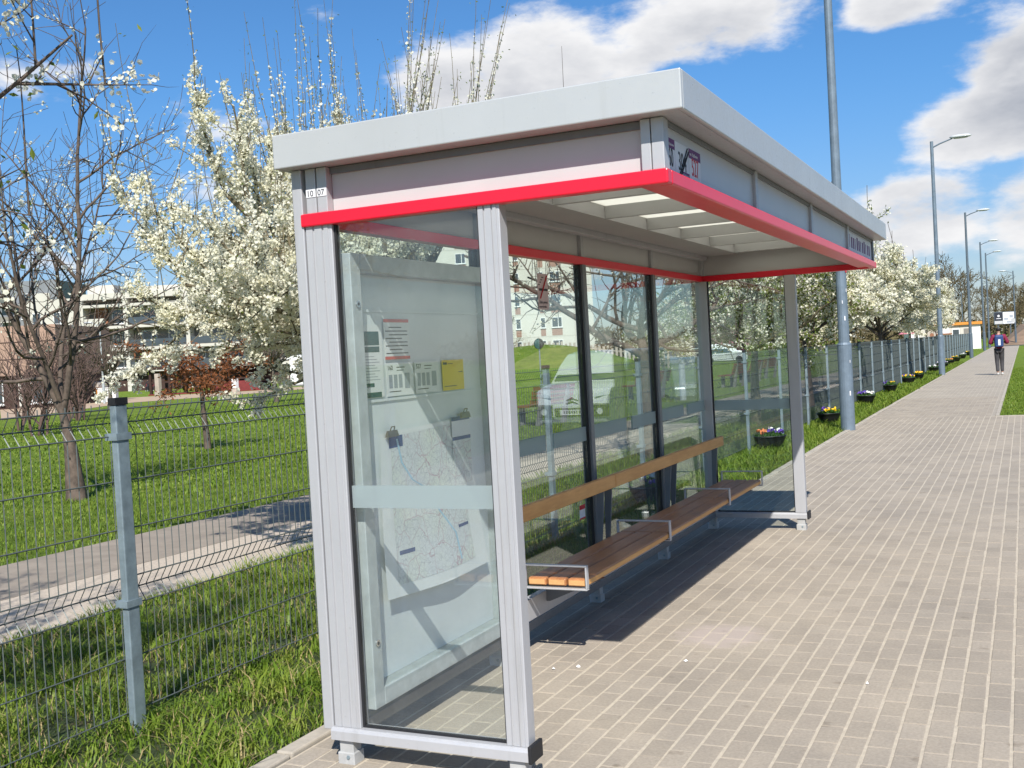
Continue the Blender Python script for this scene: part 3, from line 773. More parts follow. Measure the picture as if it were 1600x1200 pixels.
# stickers on the back glass
ns = MB().box(0.0370, 0.0378, 2.25, 2.405, 1.90, 2.115).build('no_smoking_sticker', 'sticker_pink', sh)
MB().bar((0.0385, 2.275, 1.965), (0.0385, 2.385, 2.105), 0.002, 0.014, (1, 0, 0)).build('red_slash', 'ink_red', ns)
MB().box(0.0380, 0.0384, 2.27, 2.395, 2.012, 2.026).build('cigarette', 'ink', ns)
for k in range(4): MB().box(0.0380, 0.0384, 2.262 + k * .016, 2.282 + k * .020, 2.045 + k * .015, 2.051 + k * .015).build('smoke_mark', 'ink', ns)
text_part('lettering', 'Zakaz palenia', 0.023, 'ink', ns, (0.0382, 2.262, 1.937), ROT_XFACE)
text_part('lettering', 'na przystanku', 0.019, 'ink', ns, (0.0382, 2.262, 1.912), ROT_XFACE)
rs = MB().box(0.0370, 0.0378, 2.72, 2.815, 0.57, 0.66).build('small_sticker', 'sticker_white', sh)
MB().box(0.0380, 0.0385, 2.72, 2.815, 0.632, 0.66).build('sticker_header', 'ink_red', rs)
MB().box(0.0380, 0.0385, 2.72, 2.815, 0.57, 0.58).build('sticker_header', 'ink_red', rs)

# ================================================================== DISPLAY CASE AND ITS SHEETS
CY0, CY1, CZ0, CZ1, CX = 0.095, 1.425, 0.20, 2.09, 0.150
dc = thing('display_case', 'tall pale steel timetable case hung on the back wall of the bus shelter', 'display case', (0.05, 0.1, 0.2))
o_ = Vector((0.05, 0.1, 0.2))
class LB(MB):
    def build(s, *a, **k):
        s.v = [(x - o_.x, y - o_.y, z - o_.z) for x, y, z in s.v]; return MB.build(s, *a, **k)
fb = 0.075
LB().box(0.040, CX, CY0, CY0 + fb, CZ0, CZ1).build('case_frame', 'galv_light', dc, bevel=0.004)
LB().box(0.040, CX, CY1 - fb, CY1, CZ0, CZ1).build('case_frame', 'galv_light', dc, bevel=0.004)
LB().box(0.040, CX, CY0 + fb + .0005, CY1 - fb - .0005, CZ0, CZ0 + fb).build('case_frame', 'galv_light', dc, bevel=0.004)
LB().box(0.040, CX, CY0 + fb + .0005, CY1 - fb - .0005, CZ1 - fb, CZ1).build('case_frame', 'galv_light', dc, bevel=0.004)
LB().box(0.042, 0.080, CY0 + fb + .001, CY1 - fb - .001, CZ0 + fb + .001, CZ1 - fb - .001).build('back_board', 'case_board', dc)
LB().box(0.134, 0.138, CY0 + fb + .001, CY1 - fb - .001, CZ0 + fb + .001, CZ1 - fb - .001).build('case_window', 'acrylic', dc)
for z in (1.47, 1.86):
    LB().box(0.0805, 0.086, CY0 + fb + .002, CY1 - fb - .002, z - .006, z + .006).build('paper_rail', 'case_board', dc)
for z in (0.47, 1.88):
    LB().tube([(CX - .002, CY0 + .038, z), (CX + .006, CY0 + .038, z)], 0.014, 14).build('lock', 'chrome', dc)
    LB().tube([(CX + .006, CY0 + .038, z), (CX + .0075, CY0 + .038, z)], 0.007, 10).build('lock_hole', 'ink', dc)
XP = 0.0865
def sheet_thing(name, label, y0, y1, z0, z1, mat='paper', cat='notice'):
    t_ = thing(name, label, cat, (XP, y0, z0), group=None)
    MB().box(0, .0012, 0, y1 - y0, 0, z1 - z0).build('page', mat, t_)
    return t_
def mark(t_, y0, y1, z0, z1, mat, name='print_block', x=.0016):
    MB().box(.0013, x, y0, y1, z0, z1).build(name, mat, t_)
a = sheet_thing('notice_sheet', 'tall white notice with dark teal bars at top and bottom in the case', 0.215, 0.405, 1.485, 1.80)
mark(a, 0, .165, .225, .285, 'paper_teal'); mark(a, 0, .165, .195, .220, 'paper_teal'); mark(a, .005, .11, .045, .062, 'paper_teal'); mark(a, .005, .165, .0, .022, 'paper_teal')
for k in range(9): mark(a, .02, .16 - .02 * (k % 3), .075 + k * .0125, .078 + k * .0125, 'ink_pale')
b = sheet_thing('notice_sheet', 'white notice edged by red bars, above the crossed timetables', 0.425, 0.640, 1.645, 1.825)
mark(b, 0, .215, .165, .180, 'paper_red'); mark(b, 0, .215, 0, .014, 'paper_red')
for k in range(8): mark(b, .012 + .03 * (k % 2), .20 - .05 * (k % 3 == 1), .025 + k * .0165, .030 + k * .0165, 'ink')
c = sheet_thing('timetable_sheet', 'white bus timetable numbered 160 beside the teal striped notice', 0.425, 0.655, 1.482, 1.63, cat='timetable')
d_ = sheet_thing('timetable_sheet', 'white bus timetable numbered 527 left of the yellow sheet', 0.675, 0.895, 1.482, 1.63, cat='timetable')
e_ = sheet_thing('timetable_sheet', 'bright yellow timetable sheet in the display case', 0.935, 1.155, 1.482, 1.63, 'paper_yellow', cat='timetable')
for t_, num in ((c, '160'), (d_, '527')):
    text_part('digits', num, .030, 'ink', t_, (.0014, .012, .116), ROT_XFACE)
    for k in range(3): mark(t_, .02 + k * .042, .05 + k * .042, .035, .095, 'ink_pale')
    mark(t_, .155, .20, .03, .10, 'ink_pale'); mark(t_, .09, .16, .125, .129, 'ink'); mark(t_, .09, .15, .112, .115, 'ink'); mark(t_, .02, .12, .018, .022, 'ink')
mark(e_, .01, .05, .125, .137, 'ink'); mark(e_, .06, .11, .128, .131, 'ink'); mark(e_, .165, .21, .085, .089, 'ink'); mark(e_, .02, .14, .018, .022, 'ink')
# map poster: paper that bellies out and curls at the foot
mp_ = thing('map_poster', 'large curling white city transit map clipped in the lower part of the case', 'map', (XP, 0.35, 0.6))
def poster_pt(u, v, lift):
    # u across (Y), v down
    yt = 0.345 + u * 0.82; yb = 0.285 + u * 0.975; y = yt + (yb - yt) * v
    zt = 1.325 + 0.02 * u; zb = 0.60 - 0.02 * u + 0.05 * (u - .5) ** 2; z = zt + (zb - zt) * v
    x = XP + 0.003 + 0.012 * math.sin(PI * u) * v + 0.030 * v ** 3 + 0.004 * math.sin(9 * u + 3 * v) * v + lift
    return (x - XP, y - 0.35, z - 0.6)
def poster(u0, u1, v0, v1, lift, n=22):
    vs = [poster_pt(u0 + (u1 - u0) * i / n, v0 + (v1 - v0) * j / n, lift) for i in range(n + 1) for j in range(n + 1)]
    return MB().add(vs, [(i * (n + 1) + j, i * (n + 1) + j + 1, (i + 1) * (n + 1) + j + 1, (i + 1) * (n + 1) + j) for i in range(n) for j in range(n)])
poster(0, 1, 0, 1, 0).build('paper', 'paper', mp_, smooth=True)
poster(0.10, 0.86, 0.03, 0.93, 0.0012).build('map_print', 'map_print', mp_, smooth=True)
rv = MB()
pts = [(0.16, 0.05), (0.2, 0.2), (0.30, 0.32), (0.45, 0.40), (0.50, 0.50), (0.60, 0.62), (0.68, 0.72), (0.70, 0.9)]
for (u0, v0), (u1, v1) in zip(pts[:-1], pts[1:]):
    q = [poster_pt(u0 - .008, v0, .002), poster_pt(u0 + .010, v0, .002), poster_pt(u1 + .010, v1, .002), poster_pt(u1 - .008, v1, .002)]
    rv.add(q, [(0, 1, 2, 3)])
rv.build('river_line', 'map_blue', mp_)
poster(0.08, 0.22, 0.03, 0.10, 0.002, 4).build('map_title', 'ink_blue', mp_)
poster(0.13, 0.27, 0.73, 0.755, 0.002, 4).build('map_title', 'ink_blue', mp_)
poster(0.72, 0.84, 0.68, 0.70, 0.002, 4).build('map_title', 'ink_blue', mp_)
lf = thing('map_leaflet', 'narrow folded map leaflet with blue headings clipped beside the large map', 'leaflet', (XP + .010, 0.98, 1.02))
MB().box(0, .0012, 0, .19, 0, .33).build('page', 'map_print', lf)
MB().box(.0013, .002, 0, .19, .31, .33).build('heading', 'ink_blue', lf); MB().box(.0013, .002, 0, .19, .215, .232).build('heading', 'ink_blue', lf)
MB().box(.0013, .0018, 0, .19, .233, .309).build('heading', 'paper', lf)
for (y, z, lab) in ((0.42, 1.318, 'steel bulldog clip holding the large curling map'), (1.115, 1.352, 'steel bulldog clip holding the folded map leaflet')):
    cl = thing('paper_clip', lab, 'clip', (XP + .012, y, z), group='bulldog clips in the display case')
    MB().hexa([(-.004, -.045, -.012), (.014, -.045, -.012), (.014, .045, -.012), (-.004, .045, -.012)], [(.002, -.04, .016), (.008, -.04, .016), (.008, .04, .016), (.002, .04, .016)]).build('jaw', 'brass', cl)
    MB().tube([(.005, -.016, .014), (.012, -.014, .032), (.012, .014, .032), (.005, .016, .014)], .003, 6).build('handle', 'brass', cl)

# ================================================================== WOODEN BENCH
BZ = 0.447; BY0, BY1 = 1.585, 5.76
bn = thing('bench', 'long wooden slat bench with steel armrests inside the bus shelter', 'bench', (0.35, 1.6, 0))
o_ = Vector((0.35, 1.6, 0))
for x0 in (0.180, 0.294, 0.408):
    for (ya, yb) in ((BY0, 3.045), (3.050, 4.615), (4.620, BY1)):
        LB().box(x0, x0 + .105, ya, yb, BZ - .042, BZ).build('seat_slat', 'wood_seat', bn, bevel=0.009)
    LB().box(x0 + .008, x0 + .097, BY0 - .003, BY0 - .0005, BZ - .034, BZ - .008).build('slat_end', 'wood_end', bn)
LB().box(0.5135, 0.5155, BY0 + .01, BY1 - .01, BZ - .034, BZ - .010).build('slat_lit_edge', 'wood_back', bn)  # added lighter strip, paints light bounced off the ground onto the front slat
LB().box(0.160, 0.195, 1.50, 2.985, 0.745, 0.83).build('backrest_board', 'wood_back', bn, bevel=0.007)
LB().box(0.160, 0.195, 2.990, 5.80, 0.745, 0.83).build('backrest_board', 'wood_back', bn, bevel=0.007)
for y in (BY0 - .012, 3.048, 4.618, BY1 + .010):
    x0, x1, z0, z1, t_, hw = 0.165, 0.528, BZ - .056, BZ + .075, .009, .017
    ar = LB()
    ar.box(x0, x1, y - hw, y + hw, z1 - t_, z1); ar.box(x0, x1, y - hw, y + hw, z0, z0 + t_)
    ar.box(x0, x0 + t_, y - hw, y + hw, z0 + t_, z1 - t_); ar.box(x1 - t_, x1, y - hw, y + hw, z0 + t_, z1 - t_)
    ar.build('armrest', 'alu', bn, bevel=0.003)
LB().box(0.105, 0.150, 1.45, 5.79, 0.19, 0.31).build('support_rail', 'alu', bn, bevel=0.004)
for y in (W + .075, 2 * W - .075, 2 * W + .075, 3 * W - .075, 3 * W + .075, L - .16):
    LB().hexa([(0.086, y - .006, .20), (0.104, y - .006, .20), (0.104, y + .006, .20), (0.086, y + .006, .20)],
              [(0.10, y - .006, .80), (0.159, y - .006, .83), (0.159, y + .006, .83), (0.10, y + .006, .80)]).build('back_bracket', 'alu_dark', bn)
for y in (1.9, 3.1, 4.3, 5.5):
    LB().hexa([(0.1505, y - .02, .25), (0.17, y - .02, .25), (0.17, y + .02, .25), (0.1505, y + .02, .25)],
              [(0.1505, y - .02, BZ - .0575), (0.50, y - .02, BZ - .0575), (0.50, y + .02, BZ - .0575), (0.1505, y + .02, BZ - .0575)]).build('seat_bracket', 'alu_dark', bn)
# ================================================================== WIRE MESH FENCE
FX = -1.20
fence = thing('wire_fence', 'grey welded wire mesh fence with folded wires running behind the bus shelter', 'fence', (FX, 0.1, 0))
def fence_panel_mesh(n, w):
    prof = [(0.0, 0.06), (0.0, 0.575), (-0.042, 0.640), (0.0, 0.705), (0.0, 1.365), (-0.042, 1.425), (0.0, 1.49), (0.0, 1.515)]
    b = MB()
    for i in range(n):
        y = 0.025 + (w - 0.05) * i / (n - 1)
        b.tube([(x, y, z) for x, z in prof], 0.0031, 4, False)
    for (x, z) in ((0, .08), (0, .33), (0.0, .575), (-.042, .640), (0.0, .705), (0, .93), (0, 1.155), (0.0, 1.365), (-.042, 1.425), (0.0, 1.49)):
        b.tube([(x + .0055, 0.0, z), (x + .0055, w, z)], 0.0034, 4, False)
    me = b.mesh('mesh_panel'); me.materials.append(MATS['wire']); return me
FW = 2.50
pan = fence_panel_mesh(50, FW - 0.01)
postm = MB().box(0.012, 0.052, -0.036, 0.036, -0.1, 1.505).mesh('fence_post'); postm.materials.append(MATS['galv'])
capm = MB().box(0.009, 0.055, -0.039, 0.039, 1.5055, 1.54).mesh('post_cap'); capm.materials.append(MATS['rubber'])
clm = MB().box(-0.014, 0.058, -0.047, 0.047, -0.016, 0.016).mesh('clamp'); clm.materials.append(MATS['galv'])
for k in range(-1, 37):
    y = k * FW
    if k >= 0 or k == -1:
        po = bpy.data.objects.new('fence_post', postm); COL.objects.link(po); po.parent = fence; po.location = (0, y, 0)
        po.rotation_euler = (random.uniform(-.006, .006), random.uniform(-.006, .006), 0)
        if k < 16:
            bv = po.modifiers.new('bevel', 'BEVEL'); bv.width = 0.005; bv.segments = 2
            cp = bpy.data.objects.new('post_cap', capm); COL.objects.link(cp); cp.parent = po
            for z in (1.36, 0.585):
                c2 = bpy.data.objects.new('clamp', clm); COL.objects.link(c2); c2.parent = po; c2.location = (0, 0, z)
    if k < 36:
        pa = bpy.data.objects.new('mesh_panel', pan); COL.objects.link(pa); pa.parent = fence; pa.location = (0, y + 0.005, random.uniform(-.006, .006))

# ================================================================== LAMP POSTS
def lamp_post(name, label, loc, h, arm_dir, base_r=0.12, group=None, mat='pole_paint', arm=True, rz=0):
    t_ = thing(name, label, 'lamp post', loc, rz, group)
    MB().tube([(0, 0, -.05), (0, 0, 1.52)], base_r, 20).build('base_sleeve', mat, t_, smooth=False)
    MB().tube([(0, 0, 1.5205), (0, 0, 1.56)], [base_r * 1.04, base_r * 0.85], 20).build('collar', mat, t_)
    MB().tube([(0, 0, 1.5605), (0, 0, h * .45), (0, 0, h)], [base_r * .78, base_r * .66, base_r * .5], 16).build('pole', mat, t_)
    if arm:
        s = arm_dir
        MB().tube([(0, 0, h - .25), (s * .3, 0, h - .12), (s * .75, 0, h + .02)], [.03, .03, .025], 8).build('arm', mat, t_)
        hd = MB().lathe([(0.02, -.05), (0.13, -.03), (0.16, 0.02), (0.12, .07), (0.03, .09)], 14, (s * 1.05, 0, h + .05), 2.6, 0.9).build('lamp_head', 'lamp_glass', t_, smooth=True)
        MB().lathe([(0.02, -.065), (0.10, -.06), (0.11, -.046)], 14, (s * 1.05, 0, h + .05), 2.4, 0.85).build('diffuser', 'lamp_glass', hd)
    return t_
lp = lamp_post('lamp_post', 'thick blue grey lamp post with peeling stickers at the pavement edge beyond the shelter', (-0.27, 16.4, 0), 9.3, 1, 0.125)
for (a_, z, s, m_) in ((-0.9, .62, .05, 'sticker_white'), (-1.1, 1.95, .05, 'sticker_white'), (-0.6, 2.45, .04, 'sticker_white'), (-0.35, 2.8, .14, 'ink_red'), (-0.7, 1.2, .03, 'sticker_white'), (-1.4, 2.25, .035, 'sticker_white')):
    r = .129 if z < 1.5 else .104
    q = []
    for da in (-.2, .0, .2):
        for dz in (0, s * 1.6): q.append((r * math.cos(a_ + da * s * 9), r * math.sin(a_ + da * s * 9), z + dz))
    MB().add(q, [(0, 2, 3, 1), (2, 4, 5, 3)]).build('torn_sticker', m_, lp)
G_L = 'lamp posts along the footpath'
lamp_post('lamp_post', 'grey lamp post with single arm beside the footpath kerb, second along the row', (-0.33, 42.0, 0), 9.1, 1, .12, G_L)
for y, lab in ((71.5, 'grey lamp post third in line along the footpath kerb'), (97.5, 'grey lamp post by the footpath in front of the white kiosk'), (112.0, 'last grey lamp post of the footpath just before the road crossing')):
    lamp_post('lamp_post', lab, (-0.45, y, 0), 9.2, 1, .12, G_L, 'pole_far')
lamp_post('lamp_post', 'far lamp post with straight arm pointing over the road crossing beside the billboard', (1.80, 127, 0), 8.0, -1, .11, 'far lamp posts at the road crossing', 'pole_far')
lamp_post('lamp_post', 'far lamp post behind the white kiosk with its arm over the roof', (-5.0, 160, 0), 7.2, -1, .12, 'far lamp posts at the road crossing', 'pole_far')
lamp_post('park_lamp', 'slim white park lamp standing beyond the lawn near the apartment house', (-55.5, 52.9, 0), 5.6, -1, .09, None, 'galv_light', True)
pl_ = thing('park_lamp', 'pale grey park pole with two cross arms seen through the shelter glass', 'lamp post', (-7.2, 29.8, 0))
MB().tube([(0, 0, -.05), (0, 0, 2.2), (0, 0, 2.6), (0, 0, 5.0)], [.10, .10, .07, .06], 12).build('pole', 'galv_light', pl_)
MB().box(-.1, 1.2, -.02, .02, 2.28, 2.32).build('cross_arm', 'galv_light', pl_)
MB().box(-.35, .7, -.02, .02, 1.90, 1.94).build('cross_arm', 'galv_light', pl_)

# ================================================================== FLOWER BOWLS ALONG THE FENCE
def flower_bowl(loc, label, cols, seed, sc_=1.0):
    r = np.random.default_rng(seed)
    t_ = thing('flower_bowl', label, 'planter', loc, r.uniform(0, 3), 'black flower bowls along the fence')
    MB().lathe([(.13, 0), (.17, .02), (.25, .13), (.285, .20), (.30, .205), (.30, .22), (.27, .22), (.255, .17)], 24, sx=sc_, sy=sc_ * .8).build('bowl', 'planter_black', t_, smooth=True)
    MB().lathe([(.05, .165), (.24, .185), (.255, .172)], 20, sx=sc_, sy=sc_ * .8).build('soil', 'soil', t_)
    n = 260
    a = r.uniform(0, 2 * PI, n); rr = np.sqrt(r.uniform(0, 1, n)) * .27
    C = np.stack([rr * np.cos(a) * sc_, rr * np.sin(a) * sc_ * .8, .20 + r.uniform(0, .09, n) * (1.2 - rr / .3)], 1)
    V, F = scatter(r, C, LEAF_T, QUAD_F, .05, .09)
    o = link(bpy.data.objects.new('foliage', fast_mesh('foliage', V, F, 'planter_leaf')), t_); o['kind'] = 'stuff'
    for i, cname in enumerate(cols):
        k = 15
        ang = (i + r.uniform(0, 1, k)) / len(cols) * 2 * PI; rr = np.sqrt(r.uniform(0.02, 1, k)) * .26
        C = np.stack([rr * np.cos(ang) * sc_, rr * np.sin(ang) * sc_ * .8, .27 + r.uniform(0, .06, k) * (1.4 - rr / .3)], 1)
        V, F = scatter(r, C, FLOWER_T, FLOWER_F, .045, .07)
        o = link(bpy.data.objects.new('pansies', fast_mesh('pansies', V, F, cname)), t_); o['kind'] = 'stuff'
    return t_
FB = [(-1.02, 2.05, 'black flower bowl half hidden behind the shelter corner post in the grass', ['petal_violet']),
      (-1.0, 7.3, 'black flower bowl of violet and white pansies seen below the shelter backrest board', ['petal_violet', 'petal_white']),
      (-0.98, 13.2, 'black flower bowl with white, orange and pink flowers behind the end glass', ['petal_white', 'petal_orange', 'petal_violet']),
      (-0.88, 18.2, 'black flower bowl of violet and yellow pansies beside the thick lamp post', ['petal_violet', 'petal_yellow']),
      (-0.98, 24.5, 'flat black bowl of violet and white pansies, next one past the thick lamp post', ['petal_violet', 'petal_white', 'petal_violet']),
      (-1.0, 30.1, 'black bowl of dark pansies with a few yellow ones by the fence', ['petal_violet', 'planter_leaf', 'petal_yellow']),
      (-0.98, 35.4, 'black bowl half yellow and half violet pansies by the fence', ['petal_yellow', 'petal_violet']),
      (-0.92, 38.6, 'black bowl of yellow pansies just before the second lamp post', ['petal_yellow', 'petal_yellow', 'petal_violet'])]
for i, (x, y, lab, cols) in enumerate(FB): flower_bowl((x, y, -0.02), lab, cols, 100 + i, 0.86)
for i, y in enumerate((46.5, 52, 58, 64, 71, 80)):
    flower_bowl((-0.95, y, -0.02), ['white flower bowl, first past the second lamp post', 'violet and white flower bowl, second past the second lamp post', 'yellow and orange flower bowl, third past the second lamp post', 'yellow flower bowl, fourth past the second lamp post', 'white flower bowl near the third lamp post', 'yellow flower bowl beyond the third lamp post near the fence end'][i], [['petal_white'], ['petal_violet', 'petal_white'], ['petal_yellow', 'petal_orange'], ['petal_yellow'], ['petal_white'], ['petal_yellow']][i], 200 + i)

# ================================================================== GRASS
def blades(name, x0, x1, y0, y1, n, hmin, hmax, wd, seed, lean=0.5, keep=None, z0=-0.03, gap=0.0, mat='blade'):
    r = np.random.default_rng(seed)
    x = r.uniform(x0, x1, n); y = r.uniform(y0, y1, n)
    if gap:
        f = np.sin(x * 5.1 + 1.3 * np.sin(y * 3.7)) * np.sin(y * 4.3 + 1.7 * np.sin(x * 2.9)) + r.normal(0, .35, n)
        ok = f > -gap; x, y = x[ok], y[ok]
    if keep is not None:
        ok = keep(x, y); x, y = x[ok], y[ok]
    n = len(x)
    tuft = 0.75 + 0.45 * np.sin(x * 7.3 + y * 2.1) * np.sin(y * 6.1 - x * 3.3)
    h = r.uniform(hmin, hmax, n) * tuft
    a = r.uniform(0, 2 * PI, n); ln = r.uniform(.1, lean, n) * h * 1.4
    w = r.uniform(.6, 1.3, n) * wd
    dx, dy = np.cos(a), np.sin(a); px_, py_ = -dy, dx
    V = np.empty((n, 5, 3))
    for i, (t_, ww) in enumerate(((0, 1.0), (0, -1.0), (.55, .8), (.55, -.8), (1, 0))):
        V[:, i, 0] = x + px_ * w * ww * .5 + dx * ln * t_ ** 2
        V[:, i, 1] = y + py_ * w * ww * .5 + dy * ln * t_ ** 2
        V[:, i, 2] = z0 + h * (t_ - .18 * t_ ** 2 * lean)
    F = np.array([(0, 1, 3), (0, 3, 2), (2, 3, 4)])
    F = (F[None] + (np.arange(n) * 5)[:, None, None]).reshape(-1, 3)
    o = link(bpy.data.objects.new(name, fast_mesh(name, V.reshape(-1, 3), F, mat)))
    return o
tag(blades('verge_grass', -3.35, -0.31, -2.2, 6, 62000, .04, .15, .008, 1, 1.1, gap=.6), 'long uneven grass tufts on the verge beside the near fence', 'grass', kind='stuff')
tag(blades('verge_grass', -3.35, -0.31, 6, 22, 52000, .06, .20, .011, 2, 1.0, gap=1.0), 'grass along the fence behind the shelter', 'grass', kind='stuff')
tag(blades('verge_grass', -1.9, -0.31, 22, 60, 30000, .06, .16, .02, 3, .9), 'sunlit strip of grass beside the footpath kerb', 'grass', kind='stuff')
tag(blades('park_grass', -14, -5.92, -2, 22, 90000, .035, .085, .011, 4, .9), 'mown lawn beyond the asphalt path', 'grass', kind='stuff')
tag(blades('park_grass', -34, -8, 8, 46, 60000, .05, .10, .03, 6, .9), 'far mown lawn of the park', 'grass', kind='stuff')
tag(blades('dry_grass', -3.3, -0.31, -2.2, 9, 9000, .04, .15, .007, 8, 1.3, mat='straw'), 'dry straw coloured blades among the verge grass', 'grass', kind='stuff')
tag(blades('weed_leaves', -3.3, -0.33, -1.5, 14, 900, .10, .22, .022, 9, 1.2), 'broad weed leaves standing in the verge grass', 'weeds', kind='stuff')
tag(blades('roadside_grass', 2.15, 4.5, 19.1, 48, 36000, .03, .08, .012, 5, .9), 'short lawn right of the footpath', 'grass', kind='stuff')

# ================================================================== TREES
class Tree:
    def __init__(s, seed): s.r = np.random.default_rng(seed); s.br = []
    def grow(s, p, d, Ln, rad, lev, P):
        r = s.r; seg = P['seg'][lev]; n = max(3, int(round(Ln / seg)))
        pts = [np.array(p, float)]; d = np.array(d, float); d /= np.linalg.norm(d)
        dirs = [d.copy()]
        for i in range(n):
            d = d + r.normal(0, P['wander'][lev], 3) + np.array([0, 0, P['lift'][lev]])
            d /= np.linalg.norm(d)
            pts.append(pts[-1] + d * Ln / n); dirs.append(d.copy())
        tip = P.get('tip', .35)
        rads = [rad * (1 - (1 - tip) * i / n) for i in range(n + 1)]
        s.br.append((np.array(pts), rads, lev))
        if lev + 1 < len(P['seg']):
            k = P['kids'][lev]; k = int(k * r.uniform(.8, 1.2) + .5) if not (lev == 0 and 'az' in P) else len(P['az']); t0 = P['t0'][lev]
            ph = r.uniform(0, 2 * PI)
            for j in range(k):
                tt = t0 + (1 - t0) * (j + r.uniform(.1, .9)) / k
                f = tt * n; i = min(int(f), n - 1); q = pts[i] + (pts[i + 1] - pts[i]) * (f - i)
                dd = dirs[min(i + 1, n)]
                ax = np.cross(dd, r.normal(size=3)) if lev > 0 else None
                if lev == 0:
                    a = ph + j * 2.4 if 'az' not in P else math.radians(P['az'][j % len(P['az'])])
                    side = np.array([math.cos(a), math.sin(a), 0])
                else:
                    side = ax / (np.linalg.norm(ax) + 1e-9)
                    side = side + np.array([0, 0, P['upside'][lev]]); side -= dd * side.dot(dd); side /= np.linalg.norm(side) + 1e-9
                an = math.radians(P['ang'][lev] * r.uniform(.75, 1.25))
                if lev == 0 and 'azang' in P: an = math.radians(P['azang'][j])
                nd_ = dd * math.cos(an) + side * math.sin(an)
                s.grow(q, nd_, P['len'][lev + 1] * r.uniform(.65, 1.25) * (1.1 - .45 * tt if lev else 1.0), min(rads[i] * .75, P['rad'][lev + 1] * r.uniform(.8, 1.2)), lev + 1, P)
    def shoots(s, n, levs, Ln, rad, bias=(0, 0, 1)):
        r = s.r; src = [b for b in s.br if b[2] in levs]
        for _ in range(n):
            b = src[r.integers(len(src))]; i = r.integers(max(1, len(b[0]) // 3), len(b[0]))
            d = np.array(bias) + r.normal(0, .16, 3)
            d /= np.linalg.norm(d); m_ = 6; L_ = Ln * r.uniform(.5, 1.2); pts = [b[0][i]]
            for k in range(m_):
                d = d + r.normal(0, .035, 3) + np.array([0, 0, .05]); d /= np.linalg.norm(d); pts.append(pts[-1] + d * L_ / m_)
            s.br.append((np.array(pts), [rad * (1 - .6 * k / m_) for k in range(m_ + 1)], 9))
    def wood(s, name, mat, minr=0.0):
        Vs = []; Fs = []; base = 0
        for pts, rads, lev in s.br:
            k = 9 if lev == 0 else (7 if lev == 1 else (5 if lev == 2 else 3))
            n = len(pts); T = np.gradient(pts, axis=0); T /= np.linalg.norm(T, axis=1)[:, None] + 1e-9
            ref = np.array([1, 0, 0]) if abs(T[0][2]) > .8 else np.array([0, 0, 1])
            U = np.cross(T, ref); U /= np.linalg.norm(U, axis=1)[:, None] + 1e-9; Wv = np.cross(T, U)
            a = np.arange(k) * 2 * PI / k
            ring = np.cos(a)[None, :, None] * U[:, None, :] + np.sin(a)[None, :, None] * Wv[:, None, :]
            V = pts[:, None, :] + ring * np.maximum(np.array(rads), minr)[:, None, None]
            Vs.append(V.reshape(-1, 3))
            I = np.arange(n - 1)[:, None] * k; K = np.arange(k)[None]; K2 = (K + 1) % k
            Fs.append(np.stack([I + K, I + K2, I + k + K2, I + k + K], -1).reshape(-1, 4) + base); base += n * k
        return fast_mesh(name, np.concatenate(Vs), np.concatenate(Fs), mat, smooth=True)
    def points(s, levs, per_m, spread, tmin=0.0, tmax=1.0, cluster=None):
        r = s.r; out_ = []
        for pts, rads, lev in s.br:
            if lev not in levs: continue
            n = len(pts) - 1; Ln = np.linalg.norm(np.diff(pts, axis=0), axis=1).sum(); c = r.poisson(Ln * per_m)
            if c == 0: continue
            if cluster:
                kc = max(1, int(Ln * cluster)); cen = r.uniform(tmin, tmax, kc); tt = cen[r.integers(kc, size=c)] + r.normal(0, .03 / max(Ln, .3), c)
                tt = np.clip(tt, 0, .999)
            else: tt = r.uniform(tmin, tmax, c)
            f = np.clip(tt, 0, .999) * n; i = f.astype(int); q = pts[i] + (pts[i + 1] - pts[i]) * (f - i)[:, None]
            out_.append(q + r.normal(0, spread, (c, 3)))
        return np.concatenate(out_) if out_ else np.zeros((0, 3))

def tree_thing(name, label, loc, T, bark, rz=0, group=None, blossoms=None, leaves=None, minr=0.0, flower=True, fs=(.022, .034), leaf_mat_='young_leaf', ls=(.03, .06), cat='tree'):
    t_ = thing(name, label, cat, loc, rz, group)
    link(bpy.data.objects.new('trunk', T.wood('trunk', bark, minr)), t_)
    if blossoms is not None and len(blossoms):
        V, F = scatter(T.r, blossoms, FLOWER_T if flower else QUAD_T, FLOWER_F if flower else QUAD_F, *fs)
        o = link(bpy.data.objects.new('blossom', fast_mesh('blossom', V, F, 'blossom')), t_); o['kind'] = 'stuff'
    if leaves is not None and len(leaves):
        V, F = scatter(T.r, leaves, LEAF_T, QUAD_F, *ls)
        o = link(bpy.data.objects.new('crown', fast_mesh('crown', V, F, leaf_mat_)), t_); o['kind'] = 'stuff'
    return t_

PLUM = dict(seg=[.3, .28, .2, .12], wander=[.03, .10, .14, .18], lift=[0, .045, .05, .06], kids=[8, 10, 9], t0=[.72, .12, .12], ang=[64, 58, 55], upside=[0, .25, .2],
            len=[0, 2.7, 1.25, .50], rad=[0, .055, .020, .007], tip=.35)
